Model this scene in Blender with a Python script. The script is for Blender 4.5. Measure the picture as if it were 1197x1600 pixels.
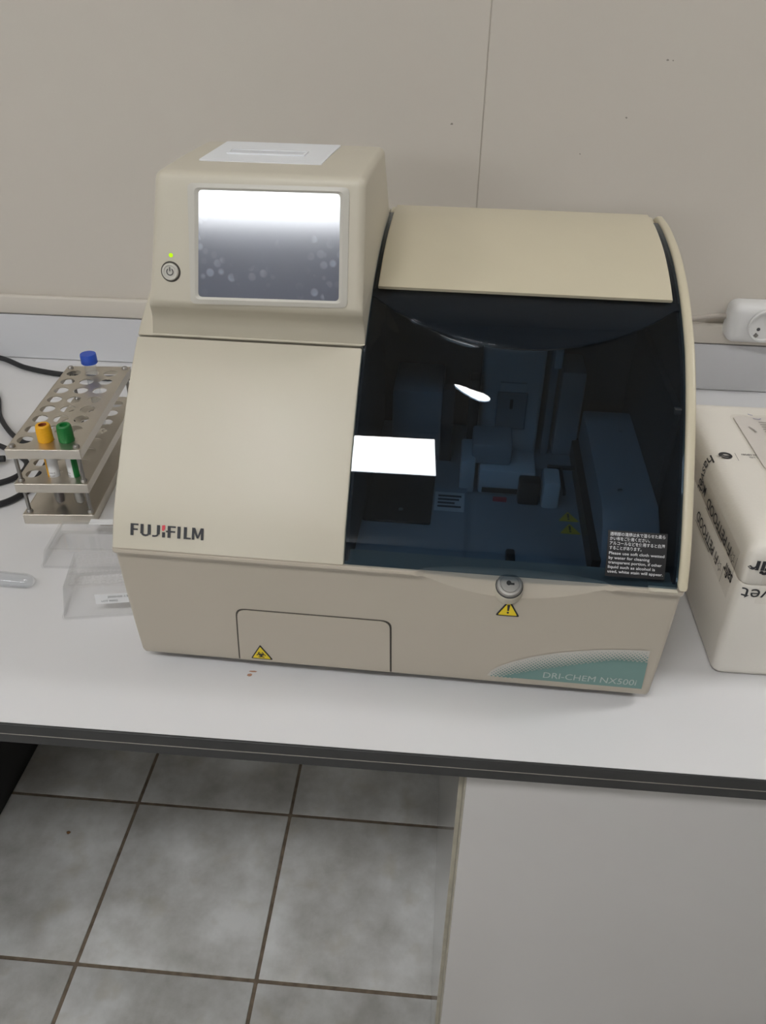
import bpy, bmesh, math, random
import numpy as np
from mathutils import Vector, Matrix
random.seed(7)
for o in list(bpy.data.objects): bpy.data.objects.remove(o)
scene = bpy.context.scene
COL = scene.collection

# ------------------------------------------------------------------ camera, world, exposure
ZD = 0.7537                      # height of the worktop above the floor
CAM = dict(f=1282.76, pitch=33.989, yaw=4.316, roll=-0.852, loc=(0.0859, -0.4644, ZD + 0.5604))
def make_camera():
    th, ps, ro = (math.radians(CAM[k]) for k in ('pitch', 'yaw', 'roll'))
    fwd = Vector((-math.sin(ps) * math.cos(th), math.cos(ps) * math.cos(th), -math.sin(th)))
    r = Vector((math.cos(ps), math.sin(ps), 0)); d = fwd.cross(r)
    c, s = math.cos(ro), math.sin(ro)
    r2 = c * r + s * d; d2 = -s * r + c * d
    m = Matrix((r2, -d2, -fwd)).transposed().to_4x4()
    m.translation = Vector(CAM['loc'])
    cd = bpy.data.cameras.new('camera'); cd.sensor_fit = 'VERTICAL'; cd.sensor_height = 24
    cd.lens = CAM['f'] / 1600 * 24; cd.clip_start = 0.02
    co = bpy.data.objects.new('camera', cd); co.matrix_world = m; COL.objects.link(co)
    scene.camera = co
make_camera()
world = bpy.data.worlds.new('world'); scene.world = world; world.use_nodes = True
world.node_tree.nodes['Background'].inputs[0].default_value = (0.8, 0.85, 0.9, 1)
world.node_tree.nodes['Background'].inputs[1].default_value = 0.1
vs = scene.view_settings
vs.view_transform = 'Standard'; vs.look = 'None'; vs.exposure = 0.0; vs.gamma = 1.0; vs.use_curve_mapping = False
scene.cycles.transparent_max_bounces = 40
LAMP = 33.5                       # radiance of the ceiling panels

# ------------------------------------------------------------------ materials
def sr(r, g, b):
    f = lambda c: (c / 255) / 12.92 if c / 255 <= 0.04045 else ((c / 255 + 0.055) / 1.055) ** 2.4
    return (f(r), f(g), f(b), 1)
def newmat(name):
    m = bpy.data.materials.new(name); m.use_nodes = True
    nt = m.node_tree; nt.nodes.clear()
    out = nt.nodes.new('ShaderNodeOutputMaterial')
    return m, nt, out
def pmat(name, col, rough=0.5, metal=0.0, spec=0.5, noise=0.0, nscale=40, bump=0.0, bscale=300, col2=None, coat=0.0):
    m, nt, out = newmat(name)
    p = nt.nodes.new('ShaderNodeBsdfPrincipled')
    p.inputs['Base Color'].default_value = col; p.inputs['Roughness'].default_value = rough
    p.inputs['Metallic'].default_value = metal; p.inputs['Specular IOR Level'].default_value = spec
    p.inputs['Coat Weight'].default_value = coat
    nt.links.new(p.outputs[0], out.inputs[0])
    geo = nt.nodes.new('ShaderNodeNewGeometry')
    if noise > 0 or col2:
        n = nt.nodes.new('ShaderNodeTexNoise'); n.inputs['Scale'].default_value = nscale; n.inputs['Detail'].default_value = 5
        nt.links.new(geo.outputs['Position'], n.inputs['Vector'])
        mx = nt.nodes.new('ShaderNodeMix'); mx.data_type = 'RGBA'
        c2 = col2 or tuple(max(0, c * (1 - noise)) for c in col[:3]) + (1,)
        mx.inputs[6].default_value = col; mx.inputs[7].default_value = c2
        rp = nt.nodes.new('ShaderNodeMapRange'); rp.inputs[1].default_value = 0.35; rp.inputs[2].default_value = 0.65
        nt.links.new(n.outputs[0], rp.inputs[0]); nt.links.new(rp.outputs[0], mx.inputs[0])
        nt.links.new(mx.outputs[2], p.inputs['Base Color'])
    if bump > 0:
        n2 = nt.nodes.new('ShaderNodeTexNoise'); n2.inputs['Scale'].default_value = bscale; n2.inputs['Detail'].default_value = 3
        nt.links.new(geo.outputs['Position'], n2.inputs['Vector'])
        b = nt.nodes.new('ShaderNodeBump'); b.inputs['Strength'].default_value = bump; b.inputs['Distance'].default_value = 0.002
        nt.links.new(n2.outputs[0], b.inputs['Height']); nt.links.new(b.outputs[0], p.inputs['Normal'])
    return m
def emat(name, col, s):
    m, nt, out = newmat(name); e = nt.nodes.new('ShaderNodeEmission')
    e.inputs[0].default_value = col; e.inputs[1].default_value = s; nt.links.new(e.outputs[0], out.inputs[0]); return m
def clearmat(name, tint, rough=0.03, ior=1.45, haze=0.0, hazecol=(0.8, 0.8, 0.8, 1), gloss=1.0):
    m, nt, out = newmat(name)
    t = nt.nodes.new('ShaderNodeBsdfTransparent'); t.inputs[0].default_value = tint
    g = nt.nodes.new('ShaderNodeBsdfGlossy'); g.inputs['Roughness'].default_value = rough
    f0 = ((ior - 1) / (ior + 1)) ** 2                     # Schlick reflectance, the same from both sides of a thin wall
    lw = nt.nodes.new('ShaderNodeLayerWeight'); lw.inputs[0].default_value = 0.5
    pw = nt.nodes.new('ShaderNodeMath'); pw.operation = 'POWER'; pw.inputs[1].default_value = 5
    fr = nt.nodes.new('ShaderNodeMath'); fr.operation = 'MULTIPLY_ADD'; fr.inputs[1].default_value = (1 - f0) * gloss; fr.inputs[2].default_value = f0 * gloss
    nt.links.new(lw.outputs['Facing'], pw.inputs[0]); nt.links.new(pw.outputs[0], fr.inputs[0])
    mx = nt.nodes.new('ShaderNodeMixShader')
    nt.links.new(fr.outputs[0], mx.inputs[0]); nt.links.new(g.outputs[0], mx.inputs[2])
    if haze > 0:
        d = nt.nodes.new('ShaderNodeBsdfDiffuse'); d.inputs[0].default_value = hazecol
        m2 = nt.nodes.new('ShaderNodeMixShader'); m2.inputs[0].default_value = haze
        nt.links.new(t.outputs[0], m2.inputs[1]); nt.links.new(d.outputs[0], m2.inputs[2])
        nt.links.new(m2.outputs[0], mx.inputs[1])
    else:
        nt.links.new(t.outputs[0], mx.inputs[1])
    nt.links.new(mx.outputs[0], out.inputs[0]); return m

M = {}
M['cream'] = pmat('cream_plastic', sr(188, 181, 164), 0.42, bump=0.04, bscale=1800)
M['cream_top'] = pmat('cream_lid_plastic', sr(192, 183, 159), 0.38, bump=0.03, bscale=1800)
M['cream_low'] = pmat('cream_base_plastic', sr(178, 169, 154), 0.45, bump=0.04, bscale=1800)
M['bezel'] = pmat('bezel_grey', sr(186, 182, 172), 0.4)
M['white_pl'] = pmat('white_plastic', sr(218, 220, 222), 0.4)
M['slot'] = pmat('slot_grey', sr(200, 202, 205), 0.5)
M['seam'] = pmat('seam_dark', sr(70, 66, 60), 0.8)
M['black'] = pmat('black_plastic', sr(22, 22, 24), 0.45)
M['black_soft'] = pmat('black_rubber', sr(30, 30, 32), 0.6)
M['glass'] = clearmat('tinted_cover', (0.46, 0.55, 0.63, 1), 0.012, 1.5)
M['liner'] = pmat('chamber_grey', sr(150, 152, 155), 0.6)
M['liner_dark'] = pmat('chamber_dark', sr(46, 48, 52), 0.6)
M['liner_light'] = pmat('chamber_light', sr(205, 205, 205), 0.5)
M['chrome'] = pmat('chrome', sr(158, 155, 150), 0.40, metal=0.75)
M['steel'] = pmat('brushed_steel', sr(205, 199, 188), 0.36, metal=1.0, bump=0.05, bscale=500)
M['rod'] = pmat('steel_rod', sr(150, 148, 145), 0.35, metal=1.0)
M['yellow'] = pmat('label_yellow', sr(222, 196, 30), 0.5)
M['print'] = pmat('print_black', sr(34, 34, 38), 0.5)
M['print_white'] = pmat('print_white', sr(210, 210, 210), 0.5)
M['red'] = pmat('print_red', sr(200, 60, 70), 0.5)
M['teal'] = pmat('badge_teal', sr(108, 140, 134), 0.5)
M['pale'] = pmat('badge_pale', sr(190, 186, 178), 0.5)
M['pale_text'] = pmat('badge_text', sr(176, 185, 181), 0.5)
M['ledgreen'] = emat('led_green', sr(190, 235, 30), 1.1)
M['desk'] = pmat('worktop_white', sr(213, 212, 212), 0.33, noise=0.04, nscale=3)
M['edge'] = pmat('edge_black', sr(46, 46, 46), 0.45, noise=0.25, nscale=25)
M['edge_line'] = pmat('edge_line', sr(150, 145, 135), 0.4)
M['wall'] = pmat('wall_paint', sr(200, 193, 182), 0.7, noise=0.04, nscale=2.5, bump=0.08, bscale=120)
M['wall2'] = pmat('upstand_white', sr(204, 204, 206), 0.45, noise=0.03, nscale=6)
M['wallfar'] = pmat('far_wall_paint', sr(182, 178, 172), 0.8)
M['seamfill'] = pmat('wall_seam_filler', sr(176, 169, 158), 0.9)
M['gap'] = pmat('gap_grey', sr(140, 134, 124), 0.9)
M['ceil'] = pmat('ceiling_paint', sr(215, 213, 208), 0.8)
M['cab'] = pmat('cabinet_laminate', sr(186, 183, 180), 0.28, noise=0.03, nscale=3)
M['cabside'] = pmat('cabinet_side_laminate', sr(176, 174, 170), 0.10, spec=0.9)
M['cabedge'] = pmat('cabinet_edge_band', sr(168, 162, 146), 0.5, noise=0.2, nscale=60)
M['shadecab'] = pmat('shade_dark_laminate', sr(38, 38, 40), 0.5)  # graphite tone: the shade under the worktop is put into this colour
M['grout'] = pmat('grout', sr(124, 110, 94), 0.9, noise=0.4, nscale=60)
M['foam'] = pmat('styrofoam', sr(217, 212, 203), 0.75, bump=0.12, bscale=350)
M['tape'] = clearmat('clear_tape', (0.985, 0.982, 0.978, 1), 0.15, 1.35, gloss=0.25)
M['paper'] = pmat('paper_white', sr(206, 200, 194), 0.6)
M['paper2'] = pmat('label_white', sr(226, 226, 226), 0.5)
M['faint'] = pmat('faint_print', sr(150, 145, 140), 0.6)
M['ink'] = pmat('ink_blue', sr(40, 48, 120), 0.5)
M['capyel'] = pmat('cap_yellow', sr(236, 172, 24), 0.4)
M['caporange'] = pmat('stopper_brown', sr(130, 60, 24), 0.5)
M['capgreen'] = pmat('cap_green', sr(12, 112, 48), 0.4)
M['capblue'] = pmat('cap_blue', sr(40, 78, 178), 0.4)
M['clear'] = clearmat('clear_plastic', (0.985, 0.985, 0.985, 1), 0.06, 1.45, 0.03, (0.9, 0.9, 0.9, 1))
M['tubecl'] = clearmat('clear_tube', (0.97, 0.975, 0.98, 1), 0.04, 1.45, 0.04, (0.85, 0.87, 0.9, 1))
M['blood'] = pmat('dark_blood', sr(40, 18, 16), 0.3)
M['serum'] = pmat('gel_pale', sr(160, 156, 150), 0.4)
M['stain'] = pmat('stain_brown', sr(168, 128, 104), 0.7)
M['rust'] = pmat('rust_brown', sr(120, 84, 46), 0.8)
M['socket'] = pmat('socket_white', sr(210, 209, 207), 0.35)
M['greyhole'] = pmat('socket_shadow', sr(70, 70, 72), 0.6)
M['greycable'] = pmat('cable_grey', sr(168, 160, 150), 0.5)
M['lamp'] = emat('lamp_diffuser', (0.985, 0.99, 1.0, 1), LAMP)
M['lampfar'] = emat('window_daylight', (0.93, 0.96, 1.0, 1), 26.0)
M['lampframe'] = pmat('lamp_frame', sr(225, 225, 222), 0.4)

def tile_material():
    m, nt, out = newmat('floor_tile'); N = nt.nodes.new; L = nt.links.new
    p = N('ShaderNodeBsdfPrincipled'); p.inputs['Roughness'].default_value = 0.35
    geo = N('ShaderNodeNewGeometry'); oi = N('ShaderNodeObjectInfo')
    off = N('ShaderNodeVectorMath'); off.operation = 'SCALE'; off.inputs[3].default_value = 0.3
    L(oi.outputs['Random'], off.inputs[0])
    add = N('ShaderNodeVectorMath'); L(geo.outputs['Position'], add.inputs[0]); L(off.outputs[0], add.inputs[1])
    n1 = N('ShaderNodeTexNoise'); n1.inputs['Scale'].default_value = 9; n1.inputs['Detail'].default_value = 6; n1.inputs['Roughness'].default_value = 0.6
    n2 = N('ShaderNodeTexNoise'); n2.inputs['Scale'].default_value = 17; n2.inputs['Detail'].default_value = 4
    for n in (n1, n2): L(add.outputs[0], n.inputs['Vector'])
    r1 = N('ShaderNodeValToRGB'); r1.color_ramp.elements[0].position = 0.33; r1.color_ramp.elements[1].position = 0.68
    r1.color_ramp.elements[0].color = sr(166, 164, 158); r1.color_ramp.elements[1].color = sr(216, 216, 214)
    L(n1.outputs[0], r1.inputs[0])
    r2 = N('ShaderNodeMapRange'); r2.inputs[1].default_value = 0.56; r2.inputs[2].default_value = 0.75; r2.inputs[4].default_value = 0.35
    L(n2.outputs[0], r2.inputs[0])
    mx = N('ShaderNodeMix'); mx.data_type = 'RGBA'; mx.inputs[7].default_value = sr(166, 156, 128)
    L(r2.outputs[0], mx.inputs[0]); L(r1.outputs[0], mx.inputs[6]); L(mx.outputs[2], p.inputs['Base Color'])
    b = N('ShaderNodeBump'); b.inputs['Strength'].default_value = 0.05; L(n1.outputs[0], b.inputs['Height']); L(b.outputs[0], p.inputs['Normal'])
    L(p.outputs[0], out.inputs[0]); return m
M['tile'] = tile_material()

def screen_material():
    """dark touch panel: sharp + broad gloss over a smudged dusty surface"""
    m, nt, out = newmat('display_glass'); N = nt.nodes.new; L = nt.links.new
    tc = N('ShaderNodeTexCoord')
    v = N('ShaderNodeTexVoronoi'); v.inputs['Scale'].default_value = 120; v.inputs['Randomness'].default_value = 1.0
    n = N('ShaderNodeTexNoise'); n.inputs['Scale'].default_value = 28; n.inputs['Detail'].default_value = 3
    L(tc.outputs['Object'], v.inputs['Vector']); L(tc.outputs['Object'], n.inputs['Vector'])
    r = N('ShaderNodeMapRange'); r.inputs[1].default_value = 0.46; r.inputs[2].default_value = 0.30; r.inputs[3].default_value = 0; r.inputs[4].default_value = 1
    L(v.outputs['Distance'], r.inputs[0])
    r2 = N('ShaderNodeMapRange'); r2.inputs[1].default_value = 0.45; r2.inputs[2].default_value = 0.68
    L(n.outputs[0], r2.inputs[0])
    sep = N('ShaderNodeSeparateColor'); L(v.outputs['Color'], sep.inputs[0])
    mu = N('ShaderNodeMath'); mu.operation = 'MULTIPLY'; L(r.outputs[0], mu.inputs[0]); L(r2.outputs[0], mu.inputs[1])
    mu2 = N('ShaderNodeMath'); mu2.operation = 'MULTIPLY'; L(mu.outputs[0], mu2.inputs[0]); L(sep.outputs[0], mu2.inputs[1])
    mx = N('ShaderNodeMix'); mx.data_type = 'RGBA'
    mx.inputs[6].default_value = sr(72, 76, 90); mx.inputs[7].default_value = sr(126, 132, 150)
    L(mu2.outputs[0], mx.inputs[0])
    d = N('ShaderNodeBsdfDiffuse'); L(mx.outputs[2], d.inputs[0])
    g1 = N('ShaderNodeBsdfGlossy'); g1.inputs['Roughness'].default_value = 0.11; g1.inputs[0].default_value = (1, 1, 1, 1)
    g2 = N('ShaderNodeBsdfGlossy'); g2.inputs['Roughness'].default_value = 0.34; g2.inputs[0].default_value = (0.9, 0.92, 1, 1)
    m1 = N('ShaderNodeMixShader'); m1.inputs[0].default_value = 0.085; L(d.outputs[0], m1.inputs[1]); L(g1.outputs[0], m1.inputs[2])
    m2 = N('ShaderNodeMixShader'); m2.inputs[0].default_value = 0.03; L(m1.outputs[0], m2.inputs[1]); L(g2.outputs[0], m2.inputs[2])
    L(m2.outputs[0], out.inputs[0]); return m
M['screen'] = screen_material()

# ------------------------------------------------------------------ mesh helpers
def tag(o, label=None, cat=None, group=None, kind=None):
    if label: o['label'] = label
    if cat: o['category'] = cat
    if group: o['group'] = group
    if kind: o['kind'] = kind
    return o
def empty(name, loc, rz=0, label=None, cat=None, group=None):
    o = bpy.data.objects.new(name, None); o.location = loc; o.rotation_euler = (0, 0, rz); o.empty_display_size = 0.02
    COL.objects.link(o); return tag(o, label, cat, group)
def mesh(name, geo, mat, parent=None, smooth=35):
    v, f = geo
    me = bpy.data.meshes.new(name); me.from_pydata([tuple(map(float, p)) for p in v], [], [tuple(int(i) for i in q) for q in f])
    me.validate(); me.update()
    bm = bmesh.new(); bm.from_mesh(me); bmesh.ops.recalc_face_normals(bm, faces=bm.faces); bm.to_mesh(me); bm.free()
    if smooth:
        me.polygons.foreach_set('use_smooth', [True] * len(me.polygons)); me.set_sharp_from_angle(angle=math.radians(smooth))
    me.materials.append(M[mat] if isinstance(mat, str) else mat)
    o = bpy.data.objects.new(name, me); COL.objects.link(o)
    if parent: o.parent = parent
    return o
def join(*gs):
    V, F = [], []
    for v, f in gs:
        k = len(V); V += [tuple(p) for p in v]; F += [tuple(i + k for i in q) for q in f]
    return V, F
def xf(g, m):
    return [tuple(m @ Vector(p)) for p in g[0]], g[1]
def bx(x0, x1, y0, y1, z0, z1, r=0.0, seg=2):
    bm = bmesh.new(); bmesh.ops.create_cube(bm, size=1)
    for v in bm.verts:
        v.co = Vector(((x0 + x1) / 2 + v.co.x * (x1 - x0), (y0 + y1) / 2 + v.co.y * (y1 - y0), (z0 + z1) / 2 + v.co.z * (z1 - z0)))
    if r > 0: bmesh.ops.bevel(bm, geom=list(bm.edges), offset=r, segments=seg, profile=0.5, affect='EDGES')
    bm.verts.index_update(); g = ([tuple(v.co) for v in bm.verts], [tuple(v.index for v in f.verts) for f in bm.faces]); bm.free(); return g
def lathe(prof, n=28, m=None, close=True):
    """revolve (r, z) pairs about z"""
    V, F = [], []; k = len(prof)
    for i in range(n):
        a = 2 * math.pi * i / n
        for r, z in prof: V.append((r * math.cos(a), r * math.sin(a), z))
    for i in range(n):
        j = (i + 1) % n
        for t in range(k - 1): F.append((i * k + t, j * k + t, j * k + t + 1, i * k + t + 1))
    if close:
        F.append(tuple(i * k for i in range(n))); F.append(tuple(i * k + k - 1 for i in range(n)))
    return xf((V, F), m) if m else (V, F)
def catmull(pts, n=8):
    P = [Vector(p) for p in pts]; P = [2 * P[0] - P[1]] + P + [2 * P[-1] - P[-2]]; out = []
    for i in range(1, len(P) - 2):
        for t in np.linspace(0, 1, n, endpoint=False):
            a, b, c, d = P[i - 1:i + 3]
            out.append(0.5 * ((2 * b) + (c - a) * t + (2 * a - 5 * b + 4 * c - d) * t * t + (3 * b - a - 3 * c + d) * t ** 3))
    return out + [P[-2]]
def tube(pts, r, n=10, smooth=8):
    P = catmull(pts, smooth) if smooth else [Vector(p) for p in pts]; V, F = [], []
    up = Vector((0, 0, 1))
    for i, p in enumerate(P):
        t = (P[min(i + 1, len(P) - 1)] - P[max(i - 1, 0)]).normalized()
        a = t.cross(up)
        if a.length < 0.1: a = t.cross(Vector((1, 0, 0)))
        a.normalize(); b = a.cross(t)
        for k in range(n):
            q = 2 * math.pi * k / n; V.append(tuple(p + r * (math.cos(q) * a + math.sin(q) * b)))
    for i in range(len(P) - 1):
        for k in range(n): F.append((i * n + k, i * n + (k + 1) % n, (i + 1) * n + (k + 1) % n, (i + 1) * n + k))
    F.append(tuple(range(n))); F.append(tuple((len(P) - 1) * n + k for k in range(n)))
    return V, F
def inset_poly(P, d):
    n = len(P); A = sum(P[i][0] * P[(i + 1) % n][1] - P[(i + 1) % n][0] * P[i][1] for i in range(n)); s = 1 if A > 0 else -1
    out = []
    for i in range(n):
        a, b, c = np.array(P[i - 1]), np.array(P[i]), np.array(P[(i + 1) % n])
        e1 = (b - a) / (np.linalg.norm(b - a) + 1e-12); e2 = (c - b) / (np.linalg.norm(c - b) + 1e-12)
        n1 = s * np.array((-e1[1], e1[0])); n2 = s * np.array((-e2[1], e2[0]))
        m = n1 + n2; L = m @ m
        m = m * 2 / L if L > 0.3 else n1
        out.append(tuple(b + d * m))
    return out
def extrude_x(P, x0, x1, r=0.0, n=3, xl=None, xr=None, wz=None):
    """solid from the closed (y,z) outline P between x0 and x1 with end edges rounded by r; xl / xr optionally give x by z"""
    secs = []
    if r > 0:
        for i in range(n + 1):
            a = math.pi / 2 * i / n; secs.append((0, r * (1 - math.cos(a)), r * (1 - math.sin(a))))
        for i in range(n + 1):
            a = math.pi / 2 * (1 - i / n); secs.append((1, r * (1 - math.cos(a)), r * (1 - math.sin(a))))
    else: secs = [(0, 0, 0), (1, 0, 0)]
    V, F = [], []; k = len(P)
    for side, dx, ins in secs:
        Q = inset_poly(P, ins) if ins > 0 else P
        for (y0, z0), (y, z) in zip(P, Q):
            if wz: k_ = wz(z0); y, z = y0 + (y - y0) * k_, z0 + (z - z0) * k_
            if side == 0: x = (xl(z) if xl else x0) + dx
            else: x = (xr(z) if xr else x1) - dx
            V.append((x, y, z))
    for s in range(len(secs) - 1):
        for i in range(k): F.append((s * k + i, s * k + (i + 1) % k, (s + 1) * k + (i + 1) % k, (s + 1) * k + i))
    F.append(tuple(range(k))); F.append(tuple((len(secs) - 1) * k + i for i in range(k)))
    return V, F
def roundpoly(P, r, n=5):
    """round each corner of a 2D polygon; r a number or one per corner"""
    out = []; k = len(P)
    for i in range(k):
        rr = r[i] if isinstance(r, (list, tuple)) else r
        b = Vector(P[i]); a = Vector(P[i - 1]); c = Vector(P[(i + 1) % k])
        if rr <= 0: out.append(tuple(b)); continue
        u = (a - b).normalized(); w = (c - b).normalized()
        ang = u.angle(w); t = min(rr / math.tan(ang / 2), (a - b).length * 0.49, (c - b).length * 0.49)
        p0, p1 = b + u * t, b + w * t
        for j in range(n + 1):
            s = j / n; out.append(tuple((1 - s) ** 2 * p0 + 2 * s * (1 - s) * b + s * s * p1))
    return out
def slab(P2, fn, h0, h1):
    """2D outline P2 -> thin solid; fn(u, v, h) gives the 3D point"""
    k = len(P2); V = [fn(u, v, h0) for u, v in P2] + [fn(u, v, h1) for u, v in P2]
    F = [tuple(range(k)), tuple(range(k, 2 * k))] + [(i, (i + 1) % k, k + (i + 1) % k, k + i) for i in range(k)]
    return V, F
def ring(P2, Q2, fn, h0, h1):
    """frame between outer outline P2 and inner outline Q2 with equal counts"""
    k = len(P2); V = []
    for h in (h0, h1):
        V += [fn(u, v, h) for u, v in P2] + [fn(u, v, h) for u, v in Q2]
    F = []
    for i in range(k):
        j = (i + 1) % k
        F += [(i, j, k + j, k + i), (2 * k + i, 2 * k + j, 3 * k + j, 3 * k + i), (i, j, 2 * k + j, 2 * k + i), (k + i, k + j, 3 * k + j, 3 * k + i)]
    return V, F
def circ(cx, cy, r, n=24, a0=0.0):
    return [(cx + r * math.cos(a0 + 2 * math.pi * i / n), cy + r * math.sin(a0 + 2 * math.pi * i / n)) for i in range(n)]
def stroke(pts, w):
    """polyline of width w as a list of quads (2D)"""
    P = [Vector(p) for p in pts]; V, F = [], []
    for i, p in enumerate(P):
        t = (P[min(i + 1, len(P) - 1)] - P[max(i - 1, 0)]).normalized(); nrm = Vector((-t.y, t.x)) * w / 2
        V += [tuple(p + nrm), tuple(p - nrm)]
    for i in range(len(P) - 1): F.append((2 * i, 2 * i + 1, 2 * i + 3, 2 * i + 2))
    return V, F
def join2(*gs): return join(*gs)
def text2d(body, bold=0.0, align=None):
    """lettering as a flat 2D mesh: (verts, faces), height 1 for capitals, starting at x = 0"""
    cu = bpy.data.curves.new('txt', 'FONT'); cu.body = body; cu.size = 1.0; cu.offset = bold; cu.resolution_u = 3
    ob = bpy.data.objects.new('txt', cu); COL.objects.link(ob)
    dg = bpy.context.evaluated_depsgraph_get(); dg.update()
    me = bpy.data.meshes.new_from_object(ob.evaluated_get(dg))
    V = [(v.co.x, v.co.y) for v in me.vertices]; F = [tuple(p.vertices) for p in me.polygons]
    bpy.data.objects.remove(ob); bpy.data.curves.remove(cu); bpy.data.meshes.remove(me)
    x0 = min(v[0] for v in V); return [((x - x0), y) for x, y in V], F
CAPH = 0.69
def fit2d(g, x0, y0, w=None, h=None):
    """scale flat lettering so it is w wide and capitals h high, placed at (x0, y0)"""
    V, F = g; W = max(v[0] for v in V)
    sy = h / CAPH; sx = (w / W) if w else sy
    return [(x0 + x * sx, y0 + y * sy) for x, y in V], F
def lay(g2, fn, h):
    return [fn(u, v, h) for u, v in g2[0]], g2[1]
def merge_uv(*gs):
    V, F = [], []
    for v, f in gs:
        k = len(V); V += list(v); F += [tuple(i + k for i in q) for q in f]
    return V, F

# ------------------------------------------------------------------ the room
D = 0.7709                        # back wall
XL, XR, YB, ZC = -2.7, 2.9, -4.2, ZD + 1.85
def struct(name, geo, mat, parent=None, smooth=None):
    o = mesh(name, geo, mat, parent, smooth)
    if not parent: o['kind'] = 'structure'
    return o
floor = struct('floor', bx(XL, XR, YB, D + 0.02, -0.05, -0.0016), 'grout')
RSX, RSY = -0.5389, 0.3907
TW, TD_, TX, TY = 0.2866, 0.2979, -0.4343, 0.1663
tg = bx(-TW / 2 + 0.0028, TW / 2 - 0.0028, -TD_ / 2 + 0.0028, TD_ / 2 - 0.0028, -0.02, 0.0, 0.0016, 2)
tile0 = mesh('tile', tg, 'tile', floor, 30)
first = True
for i in range(-6, 8):
    for j in range(-14, 2):
        t = tile0 if first else tile0.copy()
        if not first: COL.objects.link(t)
        first = False
        t.parent = floor; t.location = (TX + (i + 0.5) * TW, TY + (j + 0.5) * TD_, random.uniform(-0.0004, 0.0))
sp_ = [(RSX + 0.0035 * math.cos(a) * (1 + .3 * math.sin(3 * a)), RSY + 0.0030 * math.sin(a)) for a in np.linspace(0, 2 * math.pi, 10, endpoint=False)]
mesh('rust_spot', slab(sp_, lambda u, v, h: (u, v, h), -0.0006, 0.0003), 'rust', floor, None)
wall = struct('wall_back', bx(XL, XR, D + 0.0008, D + 0.1, 0, ZC), 'seamfill')
SEAM = 0.1218
mesh('panel', bx(XL, SEAM - 0.0004, D, D + 0.0065, 0.0, ZC, 0.0008, 1), 'wall', wall, 30)
mesh('panel', bx(SEAM + 0.0004, XR, D - 0.0006, D + 0.0065, 0.0, ZC, 0.0008, 1), 'wall', wall, 30)
struct('wall_left', bx(XL - 0.1, XL, YB, D, 0, ZC), 'wallfar')
struct('wall_right', bx(XR, XR + 0.1, YB, D, 0, ZC), 'wallfar')
struct('wall_front', bx(XL, XR, YB - 0.1, YB, 0, ZC), 'wallfar')
struct('ceiling', bx(XL - 0.1, XR + 0.1, YB - 0.1, D + 0.1, ZC, ZC + 0.1), 'ceil')
# chips and specks in the wall paint
def wall_chip(px, pz, r, seed):
    rr = random.Random(seed); P = [(px + r * rr.uniform(0.5, 1.1) * math.cos(a), pz + r * rr.uniform(0.4, 0.9) * math.sin(a)) for a in np.linspace(0, 2 * math.pi, 9, endpoint=False)]
    mesh('paint_chip', slab(P, lambda u, v, h: (u, D - 0.0008 - h, ZD + v), -0.0004, 0.0003), 'gap', wall, None)
for k, (cx_, cz_, r_) in enumerate([(0.3535, 0.456, 0.0018), (0.3605, 0.4555, 0.0013), (0.3128, 0.387, 0.0016), (0.0795, 0.3735, 0.0022), (0.258, 0.34, 0.0012)]): wall_chip(cx_, cz_, r_, k)
# upstand behind the worktop and the strip above it
struct('trim_1', bx(XL, XR, D - 0.010, D, ZD + 0.0010, ZD + 0.0757, 0.0008, 1), 'wall2', smooth=30)
struct('trim_2', bx(XL, XR, D - 0.012, D, ZD + 0.0772, ZD + 0.108, 0.004, 3), 'wall', smooth=30)

# ceiling lamps
def ceiling_lamp(x0, x1, y0, y1, label, mat='lamp'):
    t = empty('ceiling_light', ((x0 + x1) / 2, (y0 + y1) / 2, ZC), 0, label, 'ceiling light', 'ceiling light panels')
    w, d = (x1 - x0) / 2, (y1 - y0) / 2
    O = [(-w - .02, -d - .02), (w + .02, -d - .02), (w + .02, d + .02), (-w - .02, d + .02)]
    I = [(-w, -d), (w, -d), (w, d), (-w, d)]
    fn = lambda u, v, h: (u, v, -h)
    mesh('frame', ring(O, I, fn, 0.0, 0.014), 'lampframe', t, None)
    mesh('diffuser', bx(-w, w, -d, d, -0.010, -0.002), mat, t, None)
ceiling_lamp(-0.60, 0.005, -1.27, -0.95, 'small ceiling light panel nearest the worktop, reflected in the dark cover')
ceiling_lamp(1.40, 2.0, 0.05, 0.37, 'unseen ceiling light panel added as fill above the right end of the worktop')  # added out of view for more top light, clear of the cover's reflections
ceiling_lamp(-2.1, -1.5, -1.27, -0.95, 'unseen ceiling light panel added as fill on the left, in line with the nearest one')  # added out of view to fill the left-hand wall and upright faces
# bright window high in the wall behind the viewer, mirrored in the display
WX0, WX1, WZ0, WZ1 = -1.85, -0.66, ZD + 1.210, ZD + 1.49
win = struct('window_1', ring([(WX0 - .05, WZ0 - .05), (WX1 + .05, WZ0 - .05), (WX1 + .05, WZ1 + .05), (WX0 - .05, WZ1 + .05)], [(WX0, WZ0), (WX1, WZ0), (WX1, WZ1), (WX0, WZ1)], lambda u, v, h: (u, YB + h, v), 0.0, 0.03), 'lampframe')
mesh('pane', bx(WX0, WX1, YB + 0.002, YB + 0.010, WZ0, WZ1), 'lampfar', win, None)

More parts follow.
